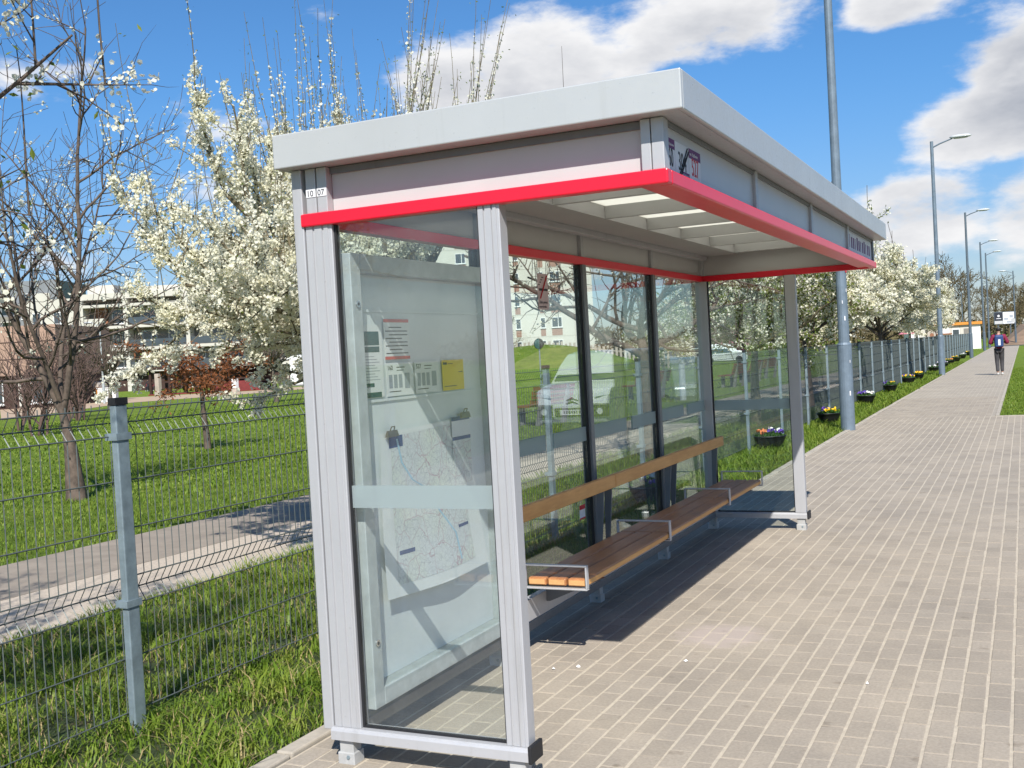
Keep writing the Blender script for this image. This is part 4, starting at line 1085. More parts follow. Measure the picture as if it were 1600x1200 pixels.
# the big plum in blossom behind the display case
PB = dict(PLUM); PB.update(az=[205, 150, 245, 185, 280, 120, 222, 200, 175, 232, 195, 262], azang=[54, 52, 58, 38, 46, 50, 24, 80, 70, 74, 92, 88], len=[0, 2.0, 1.2, .40], kids=[12, 11, 9], wander=[.03, .08, .10, .15], lift=[0, .05, .07, .06], ang=[60, 44, 45])
T = Tree(11); T.grow((0, 0, -.1), (0.02, 0, 1), 2.1, .12, 0, PB)
T.shoots(190, (1, 2), 1.5, .006)
PR = dict(seg=[.2], wander=[.06], lift=[.03], kids=[], t0=[], ang=[], upside=[], len=[0], rad=[0])
for a_, an_ in ((20, 42), (55, 36), (330, 40), (85, 30), (5, 30)):
    n0 = len(T.br); a_, an_ = math.radians(a_), math.radians(an_)
    T.grow((0, 0, 1.9), (math.cos(a_) * math.sin(an_), math.sin(a_) * math.sin(an_), math.cos(an_)), 1.9, .045, 0, PR)
    T.br[n0] = (T.br[n0][0], T.br[n0][1], 8)
T.shoots(55, (8,), 1.5, .006, (.25, .1, 1))
bl = np.concatenate([T.points((2, 3), 320, .024, cluster=10), T.points((9,), 26, .012, .0, .75)])
tree_thing('plum_tree', 'large plum tree thick with cream white blossom and upright shoots behind the shelter', (-2.55, 4.9, 0), T, 'bark_lichen', 0.0, None, bl, T.points((2, 3, 9), 9, .03), fs=(.018, .033), ls=(.02, .035))
# its neighbour towards the road side, mostly above and outside the picture
P2 = dict(PLUM); P2.update(kids=[8, 9, 8], ang=[56, 50, 55], len=[0, 2.3, 1.0, .42], az=[46, 20, 0, 340, 120, 190, 250, 300, 60], azang=[74, 52, 62, 60, 50, 55, 50, 55, 48], tip=.12)
T = Tree(23); T.grow((0, 0, -.1), (0.12, 0, 1), 2.4, .11, 0, P2)
T.shoots(70, (1, 2), 1.2, .006)
tree_thing('plum_tree', 'plum tree with white blossom leaning over the wire fence by its first post', (-2.5, -1.9, 0), T, 'bark', 0.0, None, T.points((2, 3), 50, .025, cluster=4), T.points((2, 3), 5, .03), fs=(.018, .028))
# nearly bare dark tree seen through the middle panes
P3 = dict(PLUM); P3.update(kids=[7, 8, 6], ang=[62, 58, 55], len=[0, 2.5, 1.2, .5], rad=[0, .075, .028, .009], wander=[.03, .14, .18, .2])
T = Tree(31); T.grow((0, 0, -.1), (0, 0, 1), 2.2, .14, 0, P3); T.shoots(70, (1, 2), 1.3, .007)
tree_thing('plum_tree', 'dark almost bare tree with crooked branches seen through the middle shelter pane', (-2.42, 11.7, 0), T, 'bark', 0, None, T.points((3,), 14, .03, cluster=4), None, fs=(.025, .035))
# yellow-green tree behind the end glass
T = Tree(37); T.grow((0, 0, -.1), (0, 0, 1), 2.1, .12, 0, PLUM); T.shoots(60, (1, 2), 1.3, .007)
tree_thing('plum_tree', 'tree with fresh yellow green leaves and white blossom behind the shelter end glass', (-2.25, 17.9, 0), T, 'bark_lichen', .5, None, T.points((2, 3), 55, .045, cluster=7), T.points((2, 3), 55, .05), minr=.006, fs=(.035, .05), ls=(.05, .08))
# the row of blossoming trees further on: two built, the others copied
protos = []
for sd in (41, 43):
    Pf = dict(PLUM); Pf.update(kids=[8, 9, 7], ang=[48, 50, 50], t0=[.84, .25, .12], upside=[0, .6, .4], seg=[.4, .4, .3, .25], len=[0, 2.7, 1.15, .5])
    T = Tree(sd); T.grow((0, 0, -.1), (0, 0, 1), 2.2, .12, 0, Pf); T.shoots(60, (1, 2), 1.0, .009)
    protos.append((T, T.points((2, 3), 95, .06, cluster=6), T.points((2, 3), 14, .06)))
ROWG = 'row of blossoming trees along the fence'
ys = (24.3, 30.4, 36.7, 43.2, 49.0, 54.5)
row0 = []
for i, y in enumerate(ys):
    lab = 'white blossoming tree in the row along the fence, %s past the thick lamp post' % ('first', 'second', 'third', 'fourth', 'fifth', 'sixth')[i]
    if i < 2:
        T, bl, lv = protos[i]
        row0.append(tree_thing('plum_tree', lab, (-2.3, y, 0), T, 'bark', i * 1.3, ROWG, bl, lv, minr=.008, flower=False, fs=(.055, .085), ls=(.05, .09)))
        row0[-1].scale = (1.0, 1.0, 0.9)
    else:
        c_ = copy_tree(row0[i % 2]); c_['label'] = lab; c_.location = (-2.3 + random.uniform(-.3, .3), y, 0); c_.rotation_euler = (0, 0, random.uniform(0, 6)); s_ = random.uniform(.92, 1.1); c_.scale = (s_, s_, s_ * random.uniform(.86, .96))
# the tall bare cherry on the lawn
BARE = dict(seg=[.2, .3, .2, .15], wander=[.05, .06, .13, .16], lift=[0, .025, .03, .04], kids=[5, 14, 11], t0=[.80, .10, .12], ang=[17, 52, 48], upside=[0, .45, .3], az=[200, 30, 120, 290], azang=[16, 17, 26, 28], len=[0, 4.9, 2.2, .85], rad=[0, .10, .030, .010], tip=.22)
T = Tree(58); T.grow((0, 0, -.1), (0.02, 0.02, 1), 1.5, .155, 0, BARE); T.shoots(14, (1,), 1.4, .010)
tree_thing('cherry_tree', 'tall bare cherry tree with ringed brown bark on the lawn beyond the fence', (-9.45, 7.45, 0), T, 'bark', 0.0, None, T.points((3,), 4, .02, cluster=1.5), None, minr=.004, fs=(.03, .04))
# young hornbeam still holding brown leaves
P5 = dict(seg=[.3, .25, .15], wander=[.02, .1, .15], lift=[0, .01, .02], kids=[10, 8], t0=[.68, .15], ang=[78, 50], upside=[0, .2], len=[0, 1.4, .5], rad=[0, .022, .008], tip=.3)
T = Tree(61); T.grow((0, 0, -.1), (0, 0, 1), 1.9, .085, 0, P5)
tree_thing('hornbeam_tree', 'small umbrella shaped tree still covered in dry brown leaves on the lawn', (-13.7, 15.1, 0), T, 'bark', 0, None, None, T.points((1, 2), 70, .06), leaf_mat_='brown_leaf', ls=(.06, .11))
# pruned bare tree in front of the apartments and other far bare trees and shrubs
P6 = dict(seg=[.5, .4, .3], wander=[.03, .10, .12], lift=[0, .07, .07], kids=[14, 10], t0=[.85, .12], ang=[48, 35], upside=[0, .3], len=[0, 2.4, 1.2], rad=[0, .05, .025], tip=.3)
T = Tree(67); T.grow((0, 0, -.1), (0, 0, 1), 2.1, .15, 0, P6)
pt0 = tree_thing('pollard_tree', 'bare pruned tree with upswept twigs in front of the apartment house', (-42.2, 40.4, 0), T, 'bark_far', 0, None, minr=.018)
c_ = copy_tree(pt0); c_.location = (-32.4, 42.0, 0); c_.rotation_euler = (0, 0, 2); c_['label'] = 'bare pruned tree beside the dark wooden hut'
T = Tree(71)
P7 = dict(seg=[.3, .3, .25], wander=[.08, .12, .14], lift=[.01, .05, .05], kids=[9, 7], t0=[.15, .15], ang=[38, 35], upside=[0, .2], len=[0, 1.5, .7], rad=[0, .025, .012], tip=.3)
for k in range(5):
    T.grow((random.uniform(-.3, .3), random.uniform(-.3, .3), -.1), (random.uniform(-.4, .4), random.uniform(-.4, .4), 1), 2.6, .05, 0, P7)
sb = tree_thing('shrub', 'leafless reddish shrub of fine twigs on the lawn left of the cherry tree', (-30, 24.1, 0), T, 'bark_red', 0, 'bare shrubs by the tan building', minr=.006, cat='shrub')
for (x, y, s_) in ((-25.6, 21.0, .9), (-33, 29.5, 1.1), (-36, 32, 1.1)):
    c_ = copy_tree(sb); c_.location = (x, y, 0); c_.rotation_euler = (0, 0, x); c_.scale = (s_, s_, s_)
T = Tree(73); P8 = dict(P7); P8.update(len=[0, .9, .4])
for k in range(6): T.grow((random.uniform(-.3, .3), random.uniform(-.3, .3), -.1), (random.uniform(-.5, .5), random.uniform(-.5, .5), 1), 1.6, .03, 0, P8)
tree_thing('forsythia_bush', 'yellow flowering forsythia bush beside the small arched playhouse', (-68, 63.2, 0), T, 'bark_far', 0, None, None, T.points((0, 1, 2), 25, .08), leaf_mat_='forsythia', ls=(.10, .18), minr=.01, cat='bush')
tree_thing('blossom_bush', 'pink flowering bush behind the parked cars seen through the end glass', (-24.5, 108, 0), T, 'bark_far', 1, None, None, T.points((0, 1, 2), 40, .2), leaf_mat_='pink_leaf', ls=(.2, .35), minr=.02, cat='bush').scale = (1.7, 1.7, 1.9)
# tall bare trees on the horizon
P9 = dict(seg=[.9, .8, .6, .5], wander=[.03, .10, .12, .14], lift=[0, .05, .05, .05], kids=[12, 8, 6], t0=[.25, .2, .15], ang=[45, 45, 45], upside=[0, .4, .3], len=[0, 4.2, 2.0, 1.0], rad=[0, .09, .05, .035], tip=.3)
T = Tree(79); T.grow((0, 0, -.2), (0, 0, 1), 10.0, .22, 0, P9)
ft = tree_thing('bare_tree', 'leafless brown tree standing far off beyond the park and the road crossing', (-11, 190, 0), T, 'far_twigs', 0, 'bare trees on the horizon', minr=.03)
FT = [(-6, 186, 1.0), (-8.5, 200, 1.15), (-3.5, 205, .85), (-16, 215, 1.0), (0.5, 186, .8), (3.5, 196, .8), (6, 182, .85), (-24, 220, 1.0), (8, 204, 1.0), (-2, 220, .9), (12, 190, 1.0), (-32, 150, .8), (-38, 158, .9), (-20, 160, .75), (-27, 175, .9),
      (-44, 140, .75), (-12, 168, .6), (2, 215, .75), (5, 220, .8), (-90, 135, .8), (-101, 128, .7), (-56, 100, .6), (-50, 106, .55)]
for i, (x, y, s_) in enumerate(FT):
    c_ = copy_tree(ft); c_.location = (x, y, 0); c_.rotation_euler = (0, 0, i * 1.7); c_.scale = (s_, s_, s_)

# a belt of leafless wood along the horizon: nobody could count its trees
r = np.random.default_rng(91); n = 26000
bx = r.uniform(-330, 140, n); by = 250 + r.uniform(0, 30, n) + np.maximum(0, -bx - 150) * -.35
hh = 5.0 + 2.2 * np.sin(bx * .11) + 1.8 * np.sin(bx * .043 + 1) + 1.2 * np.sin(bx * .31)
C = np.stack([bx, by, hh * r.uniform(0, 1, n) ** .8], 1)
V, F = scatter(r, C, np.array([(-.5, -.10, 0), (.5, -.06, 0), (.5, .06, .05), (-.5, .10, .05)]), QUAD_F, 1.2, 2.6)
tag(link(bpy.data.objects.new('distant_wood', fast_mesh('distant_wood', V, F, 'far_twigs'))), 'belt of leafless brown woodland along the horizon', 'wood', kind='stuff')
# ================================================================== BUILDINGS
RZ = 0.4407
def window(parent, x, z, w_, h, y=0.0, glass='window_glass', frame='frame_white', mull=True):
    f = MB().box(x, x + w_, y - .06, y - .005, z, z + h).build('window', frame, parent)
    if mull and w_ > .9:
        m_ = x + w_ * .62
        MB().box(x + .08, m_ - .04, y - .075, y - .061, z + .08, z + h - .08).build('pane', glass, f)
        MB().box(m_ + .04, x + w_ - .08, y - .075, y - .061, z + .08, z + h - .08).build('pane', glass, f)
    else:
        MB().box(x + .07, x + w_ - .07, y - .075, y - .061, z + .07, z + h - .07).build('pane', glass, f)
    MB().box(x - .06, x + w_ + .06, y - .16, y - .0605, z - .08, z - .005).build('window_sill', frame, f)
    return f
ap = thing('apartment_house', 'white apartment house with deep balconies and orange wall panels beyond the park', 'building', (-113.2, 96.75, 0), RZ)
MB().box(0, 6.9, 0, 12, -.5, 12.3).build('wall', 'wall_white', ap)
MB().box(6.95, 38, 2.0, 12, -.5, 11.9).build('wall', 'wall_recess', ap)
for z in (2.55, 5.4, 8.3, 11.1):
    MB().box(6.95, 38, -.05, 1.99, z - .18, z + .18).build('balcony_slab', 'wall_white', ap)
MB().box(6.95, 38, 0.2, 12.1, 11.95, 12.7).build('roof_parapet', 'wall_white', ap)
for (x0, x1, z1) in ((7, 10.5, 14.0), (14, 22, 13.6), (26, 33, 13.7)): MB().box(x0, x1, 3, 9, 12.75, z1).build('penthouse', 'wall_white', ap)
for x in (6.95, 12.6, 20.5, 28.2, 35.5):
    MB().box(x, x + .5, -.12, 1.9, -.3, 11.9).build('column', 'wall_white', ap)
for z in (2.75, 5.6, 8.5):
    MB().box(7.5, 10.2, -.02, .08, z, z + 1.0).build('parapet', 'wall_white', ap)
    MB().box(13.2, 20.4, 0.0, .05, z + .05, z + .95).build('balcony_rail', 'window_glass', ap)
    MB().box(21.1, 28, 0.0, .05, z + .05, z + .95).build('balcony_rail', 'window_glass', ap)
    MB().box(8.4, 9.9, 1.7, 1.95, z, z + 2.4).build('orange_panel', 'panel_orange', ap)
    for x in (10.4, 14.2, 17.6, 22.2, 25.4, 29.6, 32.6): window(ap, x, z + .3, 1.9, 1.9, 2.0)
for z in (3.2, 6.2, 9.1): window(ap, .9, z, 1.1, 1.5); window(ap, 3.6, z, 1.4, 1.5)
MB().box(7.5, 37, 1.0, 1.2, -.3, 2.3).build('ground_floor_cladding', 'wood_dark', ap)
br = thing('tan_building', 'low building clad in tan panels with a dark glazed ground floor', 'building', (-61.84, 47.81, 0), RZ)
MB().box(-14, 5.6, 0, 10, 2.25, 5.6).build('wall', 'wall_tan', br)
MB().box(-13.9, 5.4, 0.5, 9.9, -.3, 2.24).build('ground_floor', 'wood_dark', br)
for z in (3.35, 4.5): MB().box(-14, 5.6, -.02, -.001, z - .03, z + .03).build('panel_joint', 'wood_dark', br)
MB().box(2.8, 3.15, .1, .49, -.2, 2.2).build('pilaster', 'wall_white', br)
for x in (-1.5, 0.2, 3.5): window(br, x, .3, 1.4, 1.6, .5)
gy = thing('grey_tower', 'tall dark grey block with stacked balconies rising behind the tan building', 'building', (-171.25, 135.9, 0), RZ)
MB().box(-8, 15.2, 0, 14, -.5, 20.5).build('wall', 'wall_grey', gy)
for k in range(6):
    z = 1.5 + k * 3.0
    for x in (-6, -1.5, 3, 8.5): window(gy, x, z, 1.8, 1.7)
    bb_ = MB().box(5.0, 8.2, -1.6, -.01, z - .5, z - .3).build('balcony', 'wall_white', gy)
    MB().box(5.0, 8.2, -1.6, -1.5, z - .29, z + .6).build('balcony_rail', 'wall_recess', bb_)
    MB().box(11, 14, -.3, -.01, z - .5, z + 1.6).build('wall_panel', 'wall_white', gy)
wt = thing('white_block', 'white block of flats with brown panels under its windows behind the grassy mound', 'building', (-63.4, 116.9, 0), RZ)
MB().box(-4, 19.0, 0, 12, -.5, 21.5).build('wall', 'wall_cream', wt)
for k in range(7):
    z = -.9 + k * 2.87 + .25
    for (x, w_) in ((2.0, 1.3), (6.0, .7), (9.2, .65), (12.3, .62), (13.7, 1.32)):
        if z < 0: continue
        f = window(wt, x, z, w_, 1.3)
        MB().box(x, x + w_, -.03, -.005, z - 1.0, z - .10).build('brown_panel', 'panel_brown', wt)
    MB().box(-4, 19.0, -.025, -.002, z + 1.75, z + 1.80).build('joint', 'wall_white', wt)
sm = thing('white_block', 'distant pale block of flats seen at the edge of the third shelter pane', 'building', (-45.2, 161.9, 0), RZ)
MB().box(0, 9, 0, 10, -.5, 10.5).build('wall', 'wall_white', sm)
for k in range(3):
    for x in (1.0, 4.6): window(sm, x, 1.4 + k * 3, 1.6, 1.4)

# wooden hut, playhouse, boxes
hut = thing('wooden_hut', 'open dark brown wooden hut on posts at the far edge of the lawn', 'hut', (-68.6, 70.9, 0), 0.2)
for x in (0.1, 2.0, 3.6, 4.6, 6.2, 10.8):
    for y in (0, 2.6): MB().box(x, x + .22, y, y + .22, -.2, 2.25).build('post', 'wood_dark', hut)
MB().box(-.3, 11.4, -.4, 3.2, 2.26, 2.5).build('roof', 'wood_dark', hut)
MB().box(-.1, 11.2, .05, .15, 1.05, 1.2).build('rail', 'wood_dark', hut)
for k in range(6): MB().box(6.45, 10.78, 2.4, 2.5, .1 + k * .36, .43 + k * .36).build('wall_board', 'wood_dark', hut)
MB().box(6.45, 10.78, .02, .1, 0.0, .9).build('front_board', 'bench_red', hut)
MB().box(0, 11, -.1, 2.9, -.1, .08).build('floor_frame', 'bench_red', hut)
for (x, y, lab) in ((-66.2, 69.6, 'pale wooden post in front of the dark wooden hut'), (-57.9, 69.8, 'short white post at the right of the dark wooden hut')):
    t_ = thing('marker_post', lab, 'post', (x, y, 0)); MB().box(-.22, .22, -.2, .2, -.1, 1.9 if 'pale' in lab else 1.1).build('shaft', 'wood_pale' if 'pale' in lab else 'frame_white', t_, bevel=.03); MB().box(-.27, .27, -.25, .25, -.05, .35).build('foot', 'wood_pale', t_, bevel=.03)
ph = thing('playhouse', 'small arched playhouse with an orange front and pale curved roof', 'playhouse', (-60.4, 55.8, 0), RZ)
MB().box(-.9, .9, .1, 1.6, 0, 1.1).build('body', 'kiosk_orange', ph); MB().box(-.3, .75, .0, .099, .1, .95).build('opening', 'wood_dark', ph)
arc = [(-1.15, 1.1)] + [(1.15 * math.cos(a), 1.1 + .55 * math.sin(a)) for a in np.linspace(PI, 0, 9)] + [(1.15, 1.1)]
MB().prism_axis([(x, z) for x, z in arc], -.1, 1.7, 1).build('roof', 'wood_pale', ph)
cb = thing('white_cabinet', 'square white utility cabinet standing on the lawn by the playhouse', 'cabinet', (-57.4, 55.0, 0), RZ)
MB().box(-.65, .65, 0, .6, 0, 1.0).build('body', 'frame_white', cb, bevel=.02); MB().box(-.7, .7, -.05, .65, 1.001, 1.06).build('lid', 'frame_white', cb); MB().box(-.012, .012, -.006, -.001, .05, .95).build('door_gap', 'wall_recess', cb)
mn = thing('white_monolith', 'tall white board standing in the grass right of the hut', 'board', (-62, 84, 0), RZ)
MB().box(-.6, .6, 0, .25, 0, 3.0).build('panel', 'frame_white', mn, bevel=.02); MB().box(-.8, .8, -.1, .35, -.05, .12).build('foot', 'concrete_leg', mn)
# slatted fences far off
def far_fence(name, label, p0, p1, h, mat, n, zb=0.0, prof=None):
    p0 = Vector((*p0, 0)); p1 = Vector((*p1, 0)); d = p1 - p0
    t_ = thing(name, label, 'fence', p0, math.atan2(d.y, d.x)); Ln = d.length
    for k in range(n):
        x = Ln * k / (n - 1); z = zb if prof is None else prof(x / Ln)
        MB().box(x - Ln / n * .28, x + Ln / n * .28, -.02, .02, z + .05, z + h + .06 * math.sin(k * 2.3)).build('picket', mat, t_)
    for hh in (.25, .8):
        q = [(Ln * i / 6, .05, (zb if prof is None else prof(i / 6)) + h * hh) for i in range(7)]
        MB().tube(q, .04, 4).build('rail', mat, t_)
far_fence('picket_fence', 'pale wooden picket fence along the top of the grassy mound', (-26.5, 54.0), (-15.8, 56.5), 1.15, 'wood_pale', 46, prof=lambda u: 1.15 + .35 * math.sin(PI * min(1, u * 1.3)) - .7 * u)
far_fence('board_fence', 'weathered board fence at the edge of the park beyond the hut', (-75, 100), (-52, 112), 1.8, 'wood_pale', 60)

# round dark sign by the mound
rs_ = thing('round_sign', 'round dark green sign on a thin pole in front of the white flats', 'sign', (-15.5, 37.6, 0))
MB().tube([(0, 0, -.1), (0, 0, 2.3)], .03, 8).build('pole', 'galv', rs_)
pv = MB().tube([(.015, -.045, 2.12), (0, -.032, 2.12)], .21, 24); pv.build('disc', 'paper_teal', rs_); MB().tube([(0, -.0319, 2.12), (.0, -.028, 2.12)], .225, 24).build('rim', 'ink', rs_)

# park benches with red boards
def park_bench():
    t_ = thing('park_bench', 'park bench with dark red boards and grey legs beside the asphalt path', 'bench', (0, 0, 0), 0, 'red park benches along the path')
    for k in range(5): MB().box(-.9, .9, -.30 + k * .10, -.215 + k * .10, .43, .47).build('seat_board', 'bench_red', t_)
    for k in range(4): MB().box(-.9, .9, .26 + k * .03, .30 + k * .03, .52 + k * .10, .605 + k * .10).build('back_board', 'bench_red', t_)
    for x in (-.55, .55):
        MB().box(x - .05, x + .05, -.28, -.16, -.1, .425).build('leg', 'concrete_leg', t_)
        MB().hexa([(x - .05, .16, -.1), (x + .05, .16, -.1), (x + .05, .28, -.1), (x - .05, .28, -.1)], [(x - .05, .36, .92), (x + .05, .36, .92), (x + .05, .43, .92), (x - .05, .43, .92)]).build('back_leg', 'concrete_leg', t_)
    return t_
pb = park_bench(); spots = [(-7.9, 20.3, 1.4), (-9.0, 31.6, 1.2), (-7.9, 39.2, 1.5), (-8.2, 43.5, 1.5), (-8.6, 48.5, 1.4), (-90.0, 94.0, .44)]
for i, (x, y, a_) in enumerate(spots):
    o = pb if i == 0 else copy_tree(pb)
    o.location = (x, y, 0); o.rotation_euler = (0, 0, a_ + PI)
    if i == 5: o['label'] = 'distant red bench on which two people in black sit'; o.rotation_euler = (0, 0, a_)

# ================================================================== VEHICLES
def vehicle(name, label, cat, loc, rz, prof, hw, roof_z, mat, van=False):
    """prof: closed side outline (y, z), nose towards -Y; the sides lean in above the waist"""
    t_ = thing(name, label, cat, loc, rz)
    def half(z): return hw - (0.0 if z < 1.0 else (z - 1.0) * .20) - (.03 if z < .35 else 0)
    def nose(y): return 0.10 * max(0.0, 1 - y / .35) ** 2
    n = len(prof); vs = []
    for s in (-1, 1):
        for y, z in prof: vs.append((s * (half(z) - nose(y)), y, z))
    b = MB().add(vs, [tuple(range(n)), tuple(range(n, 2 * n))[::-1]] + [((i + 1) % n, i, n + i, n + (i + 1) % n) for i in range(n)])
    body = b.build('body', mat, t_, bevel=.05, smooth=False)
    return t_, half
VP = [(0.10, .22), (0.0, .40), (0.0, .62), (.06, .88), (.16, .98), (.55, 1.06), (.92, 1.12), (1.30, 1.52), (1.62, 1.74), (2.1, 1.80), (4.1, 1.78), (4.36, 1.60), (4.40, .60), (4.36, .25)]
def front_bits(t_, half, glass_pts, van):
    (ya, za), (yb, zb) = glass_pts
    ha, hb = half(za) - .07, half(zb) - .07
    off = .012
    MB().hexa([(-ha, ya - off, za), (ha, ya - off, za), (ha, ya + .02, za), (-ha, ya + .02, za)], [(-hb, yb - off, zb), (hb, yb - off, zb), (hb, yb + .02, zb), (-hb, yb + .02, zb)]).build('windscreen', 'window_glass', t_)
vn, hf = vehicle('van', 'white parked van with two chevrons on its nose, mirrored in the shelter glass', 'van', (6.35, 18.2, -0.12), 0.03, VP, .92, 1.8, 'car_white', True)
front_bits(vn, hf, ((.93, 1.15), (1.58, 1.70)), True)
for s in (-1, 1):
    hl = MB().hexa([(s * .52, -.012, .80), (s * .86, .06, .84), (s * .86, .18, .84), (s * .52, .14, .80)], [(s * .56, .03, .87), (s * .87, .12, .95), (s * .87, .22, .95), (s * .56, .16, .87)]).build('headlight', 'head_lamp', vn)
    MB().box(s * .66 - .2, s * .66 + .2, -.025, .05, .38, .66).build('bumper_pod', 'plastic_black', vn, bevel=.03)
    MB().tube([(s * .66, -.035, .50), (s * .66, -.024, .50)], .07, 14).build('fog_lamp', 'head_lamp', vn)
    mr_ = MB().box(s * 1.02 - .11, s * 1.02 + .11, .86, 1.02, 1.08, 1.34).build('wing_mirror', 'plastic_black', vn, bevel=.03)
    x = s * .905
    MB().hexa([(x - .01, 1.05, 1.12), (x + .01, 1.05, 1.12), (x + .01, 2.0, 1.12), (x - .01, 2.0, 1.12)], [(s * .80 - .01, 1.6, 1.62), (s * .80 + .01, 1.6, 1.62), (s * .80 + .01, 2.0, 1.62), (s * .80 - .01, 2.0, 1.62)]).build('side_window', 'window_glass', vn)
    MB().box(s * .925 - .01, s * .925 + .01, .5, 4.1, .40, .52).build('side_trim', 'plastic_black', vn)
    for y in (.82, 3.55):
        wh = MB().tube([(s * .74, y, .32), (s * .935, y, .32)], .32, 24).build('wheel', 'tyre', vn)
        MB().tube([(s * .9351, y, .32), (s * .945, y, .32)], .20, 18).build('rim', 'chrome', wh)
MB().box(-.42, .42, -.022, .05, .40, .58).build('grille', 'plastic_black', vn, bevel=.02)
for k in range(3): MB().box(-.40, .40, -.028, -.0225, .425 + k * .05, .44 + k * .05).build('grille_bar', 'chrome', vn)
np_ = MB().box(-.27, .27, -.040, -.029, .43, .54).build('number_plate', 'sticker_white', vn)
for k in range(7): MB().box(-.21 + k * .06, -.175 + k * .06, -.042, -.0405, .455, .52).build('plate_mark', 'ink', np_)
for z in (.70, .77):
    MB().bar((-.13, -.012 + (z - .62) * .23, z - .03), (0, -.020 + (z - .62) * .23, z + .03), .03, .022, (0, -1, 0)).build('chevron', 'chrome', vn)
    MB().bar((.13, -.012 + (z - .62) * .23, z - .03), (0, -.020 + (z - .62) * .23, z + .03), .03, .022, (0, -1, 0)).build('chevron', 'chrome', vn)
CPF = [(0.1, .22), (0, .42), (.03, .66), (.2, .80), (1.05, .96), (1.75, 1.40), (2.6, 1.47), (3.5, 1.40), (4.05, 1.0), (4.2, .9), (4.2, .45), (4.1, .24)]
def small_car(label, loc, rz, mat, prof=CPF, roof=((1.1, .98), (1.72, 1.37))):
    t_, h_ = vehicle('car', label, 'car', loc, rz, prof, .87, 1.45, mat)
    front_bits(t_, h_, roof, False)
    for s in (-1, 1):
        MB().hexa([(s * .885 - .01, 1.35, 1.0), (s * .885 + .01, 1.35, 1.0), (s * .885 + .01, 3.6, 1.0), (s * .885 - .01, 3.6, 1.0)], [(s * .80 - .01, 1.85, 1.34), (s * .80 + .01, 1.85, 1.34), (s * .80 + .01, 3.2, 1.34), (s * .80 - .01, 3.2, 1.34)]).build('side_window', 'window_glass', t_)
        for y in (.8, 3.4): MB().tube([(s * .70, y, .31), (s * .885, y, .31)], .31, 18).build('wheel', 'tyre', t_)
        MB().box(s * .62 - .16, s * .62 + .16, -.01, .1, .62, .74).build('headlight', 'head_lamp', t_)
    return t_
small_car('white estate car parked behind the park seen through the end glass', (-20.5, 96.5, 0), 1.85, 'car_white', VP, ((.93, 1.15), (1.58, 1.70)))
small_car('silver car parked left of the white estate car', (-25.0, 95.0, 0), 1.85, 'car_silver')
small_car('silver car parked on the road behind the white van', (6.4, 25.5, -.12), 0.0, 'car_silver')
ps = thing('parking_sign', 'blue square parking sign on a pole by the parked cars', 'sign', (-23.5, 92.0, 0), RZ)
MB().tube([(0, 0, -.1), (0, 0, 2.9)], .05, 8).build('pole', 'galv', ps); MB().box(-.35, .35, -.08, -.055, 2.1, 2.8).build('plate', 'sign_blue', ps, bevel=.01)
text_part('lettering', 'P', .6, 'sticker_white', ps, (-.17, -.082, 2.24), ROT_NEAR)

# ================================================================== FAR RIGHT: KIOSK, BILLBOARD
ki = thing('white_kiosk', 'long white kiosk with an orange roof edge at the end of the fence', 'kiosk', (-7.6, 110.0, 0), 0.25)
for k in range(7): MB().box(k * .95, k * .95 + .93, 0, 3, -.2, 2.35).build('wall_panel', 'wall_white' if k % 3 else 'frame_white', ki)
MB().box(-.15, 6.75, -.25, 3.2, 2.36, 2.62).build('roof_edge', 'kiosk_orange', ki)
window(ki, 4.0, .9, .7, 1.1); MB().box(5.1, 5.8, -.06, -.005, .0, 2.0).build('door', 'wall_recess', ki)
MB().box(2.5, 3.9, -.5, -.01, 1.5, 1.62).build('canopy', 'panel_orange', ki)
sgn = MB().box(1.55, 2.55, -.12, -.02, .95, 2.25).build('square_sign', 'wood_dark', ki)
MB().tube([(2.05, -.14, 1.55), (2.05, -.125, 1.55)], .42, 24).build('round_sign', 'wood_pale', sgn); MB().tube([(2.1, -.15, 1.52), (2.1, -.141, 1.52)], .2, 14).build('emblem', 'panel_orange', sgn)
pk = thing('pink_parasol', 'pink parasol showing above the far fence by the kiosk', 'parasol', (-6.4, 98, 0))
MB().tube([(0, 0, 0), (0, 0, 2.3)], .03, 8).build('pole', 'galv_light', pk); MB().lathe([(1.0, 1.75), (.6, 2.05), (.05, 2.35)], 12).build('canopy', 'sign_pink', pk)
bb = thing('billboard', 'roadside billboard with a dark left panel and a pale picture beyond the crossing', 'billboard', (-1.05, 160.5, 0), 0.43)
for x in (.6, 2.3): MB().tube([(x, .15, -.1), (x, .15, 4.2)], .09, 8).build('pole', 'pole_far', bb)
MB().box(0, 3.0, -.06, .05, 2.45, 4.15).build('frame', 'pole_far', bb)
MB().box(.06, 1.18, -.08, -.061, 2.95, 4.08).build('dark_poster', 'billboard_dark', bb); MB().box(.06, 1.18, -.08, -.061, 2.5, 2.92).build('small_poster', 'opal', bb)
lp_ = MB().box(1.22, 2.94, -.08, -.061, 2.5, 4.08).build('pale_poster', 'sticker_white', bb)
for (x, z, w_, h_) in ((1.35, 3.0, .6, .3), (2.1, 3.3, .5, .4), (1.7, 2.6, .9, .25), (2.5, 2.75, .3, .5)): MB().box(x, x + w_, -.084, -.081, z, z + h_).build('picture_patch', 'ink_pale', lp_)
MB().tube([(.62, -.09, 3.6), (.62, -.081, 3.6)], .16, 14).build('emblem', 'sticker_white', bb)
MB().box(.3, .95, -.084, -.081, 3.2, 3.28).build('lettering_line', 'sticker_white', bb)
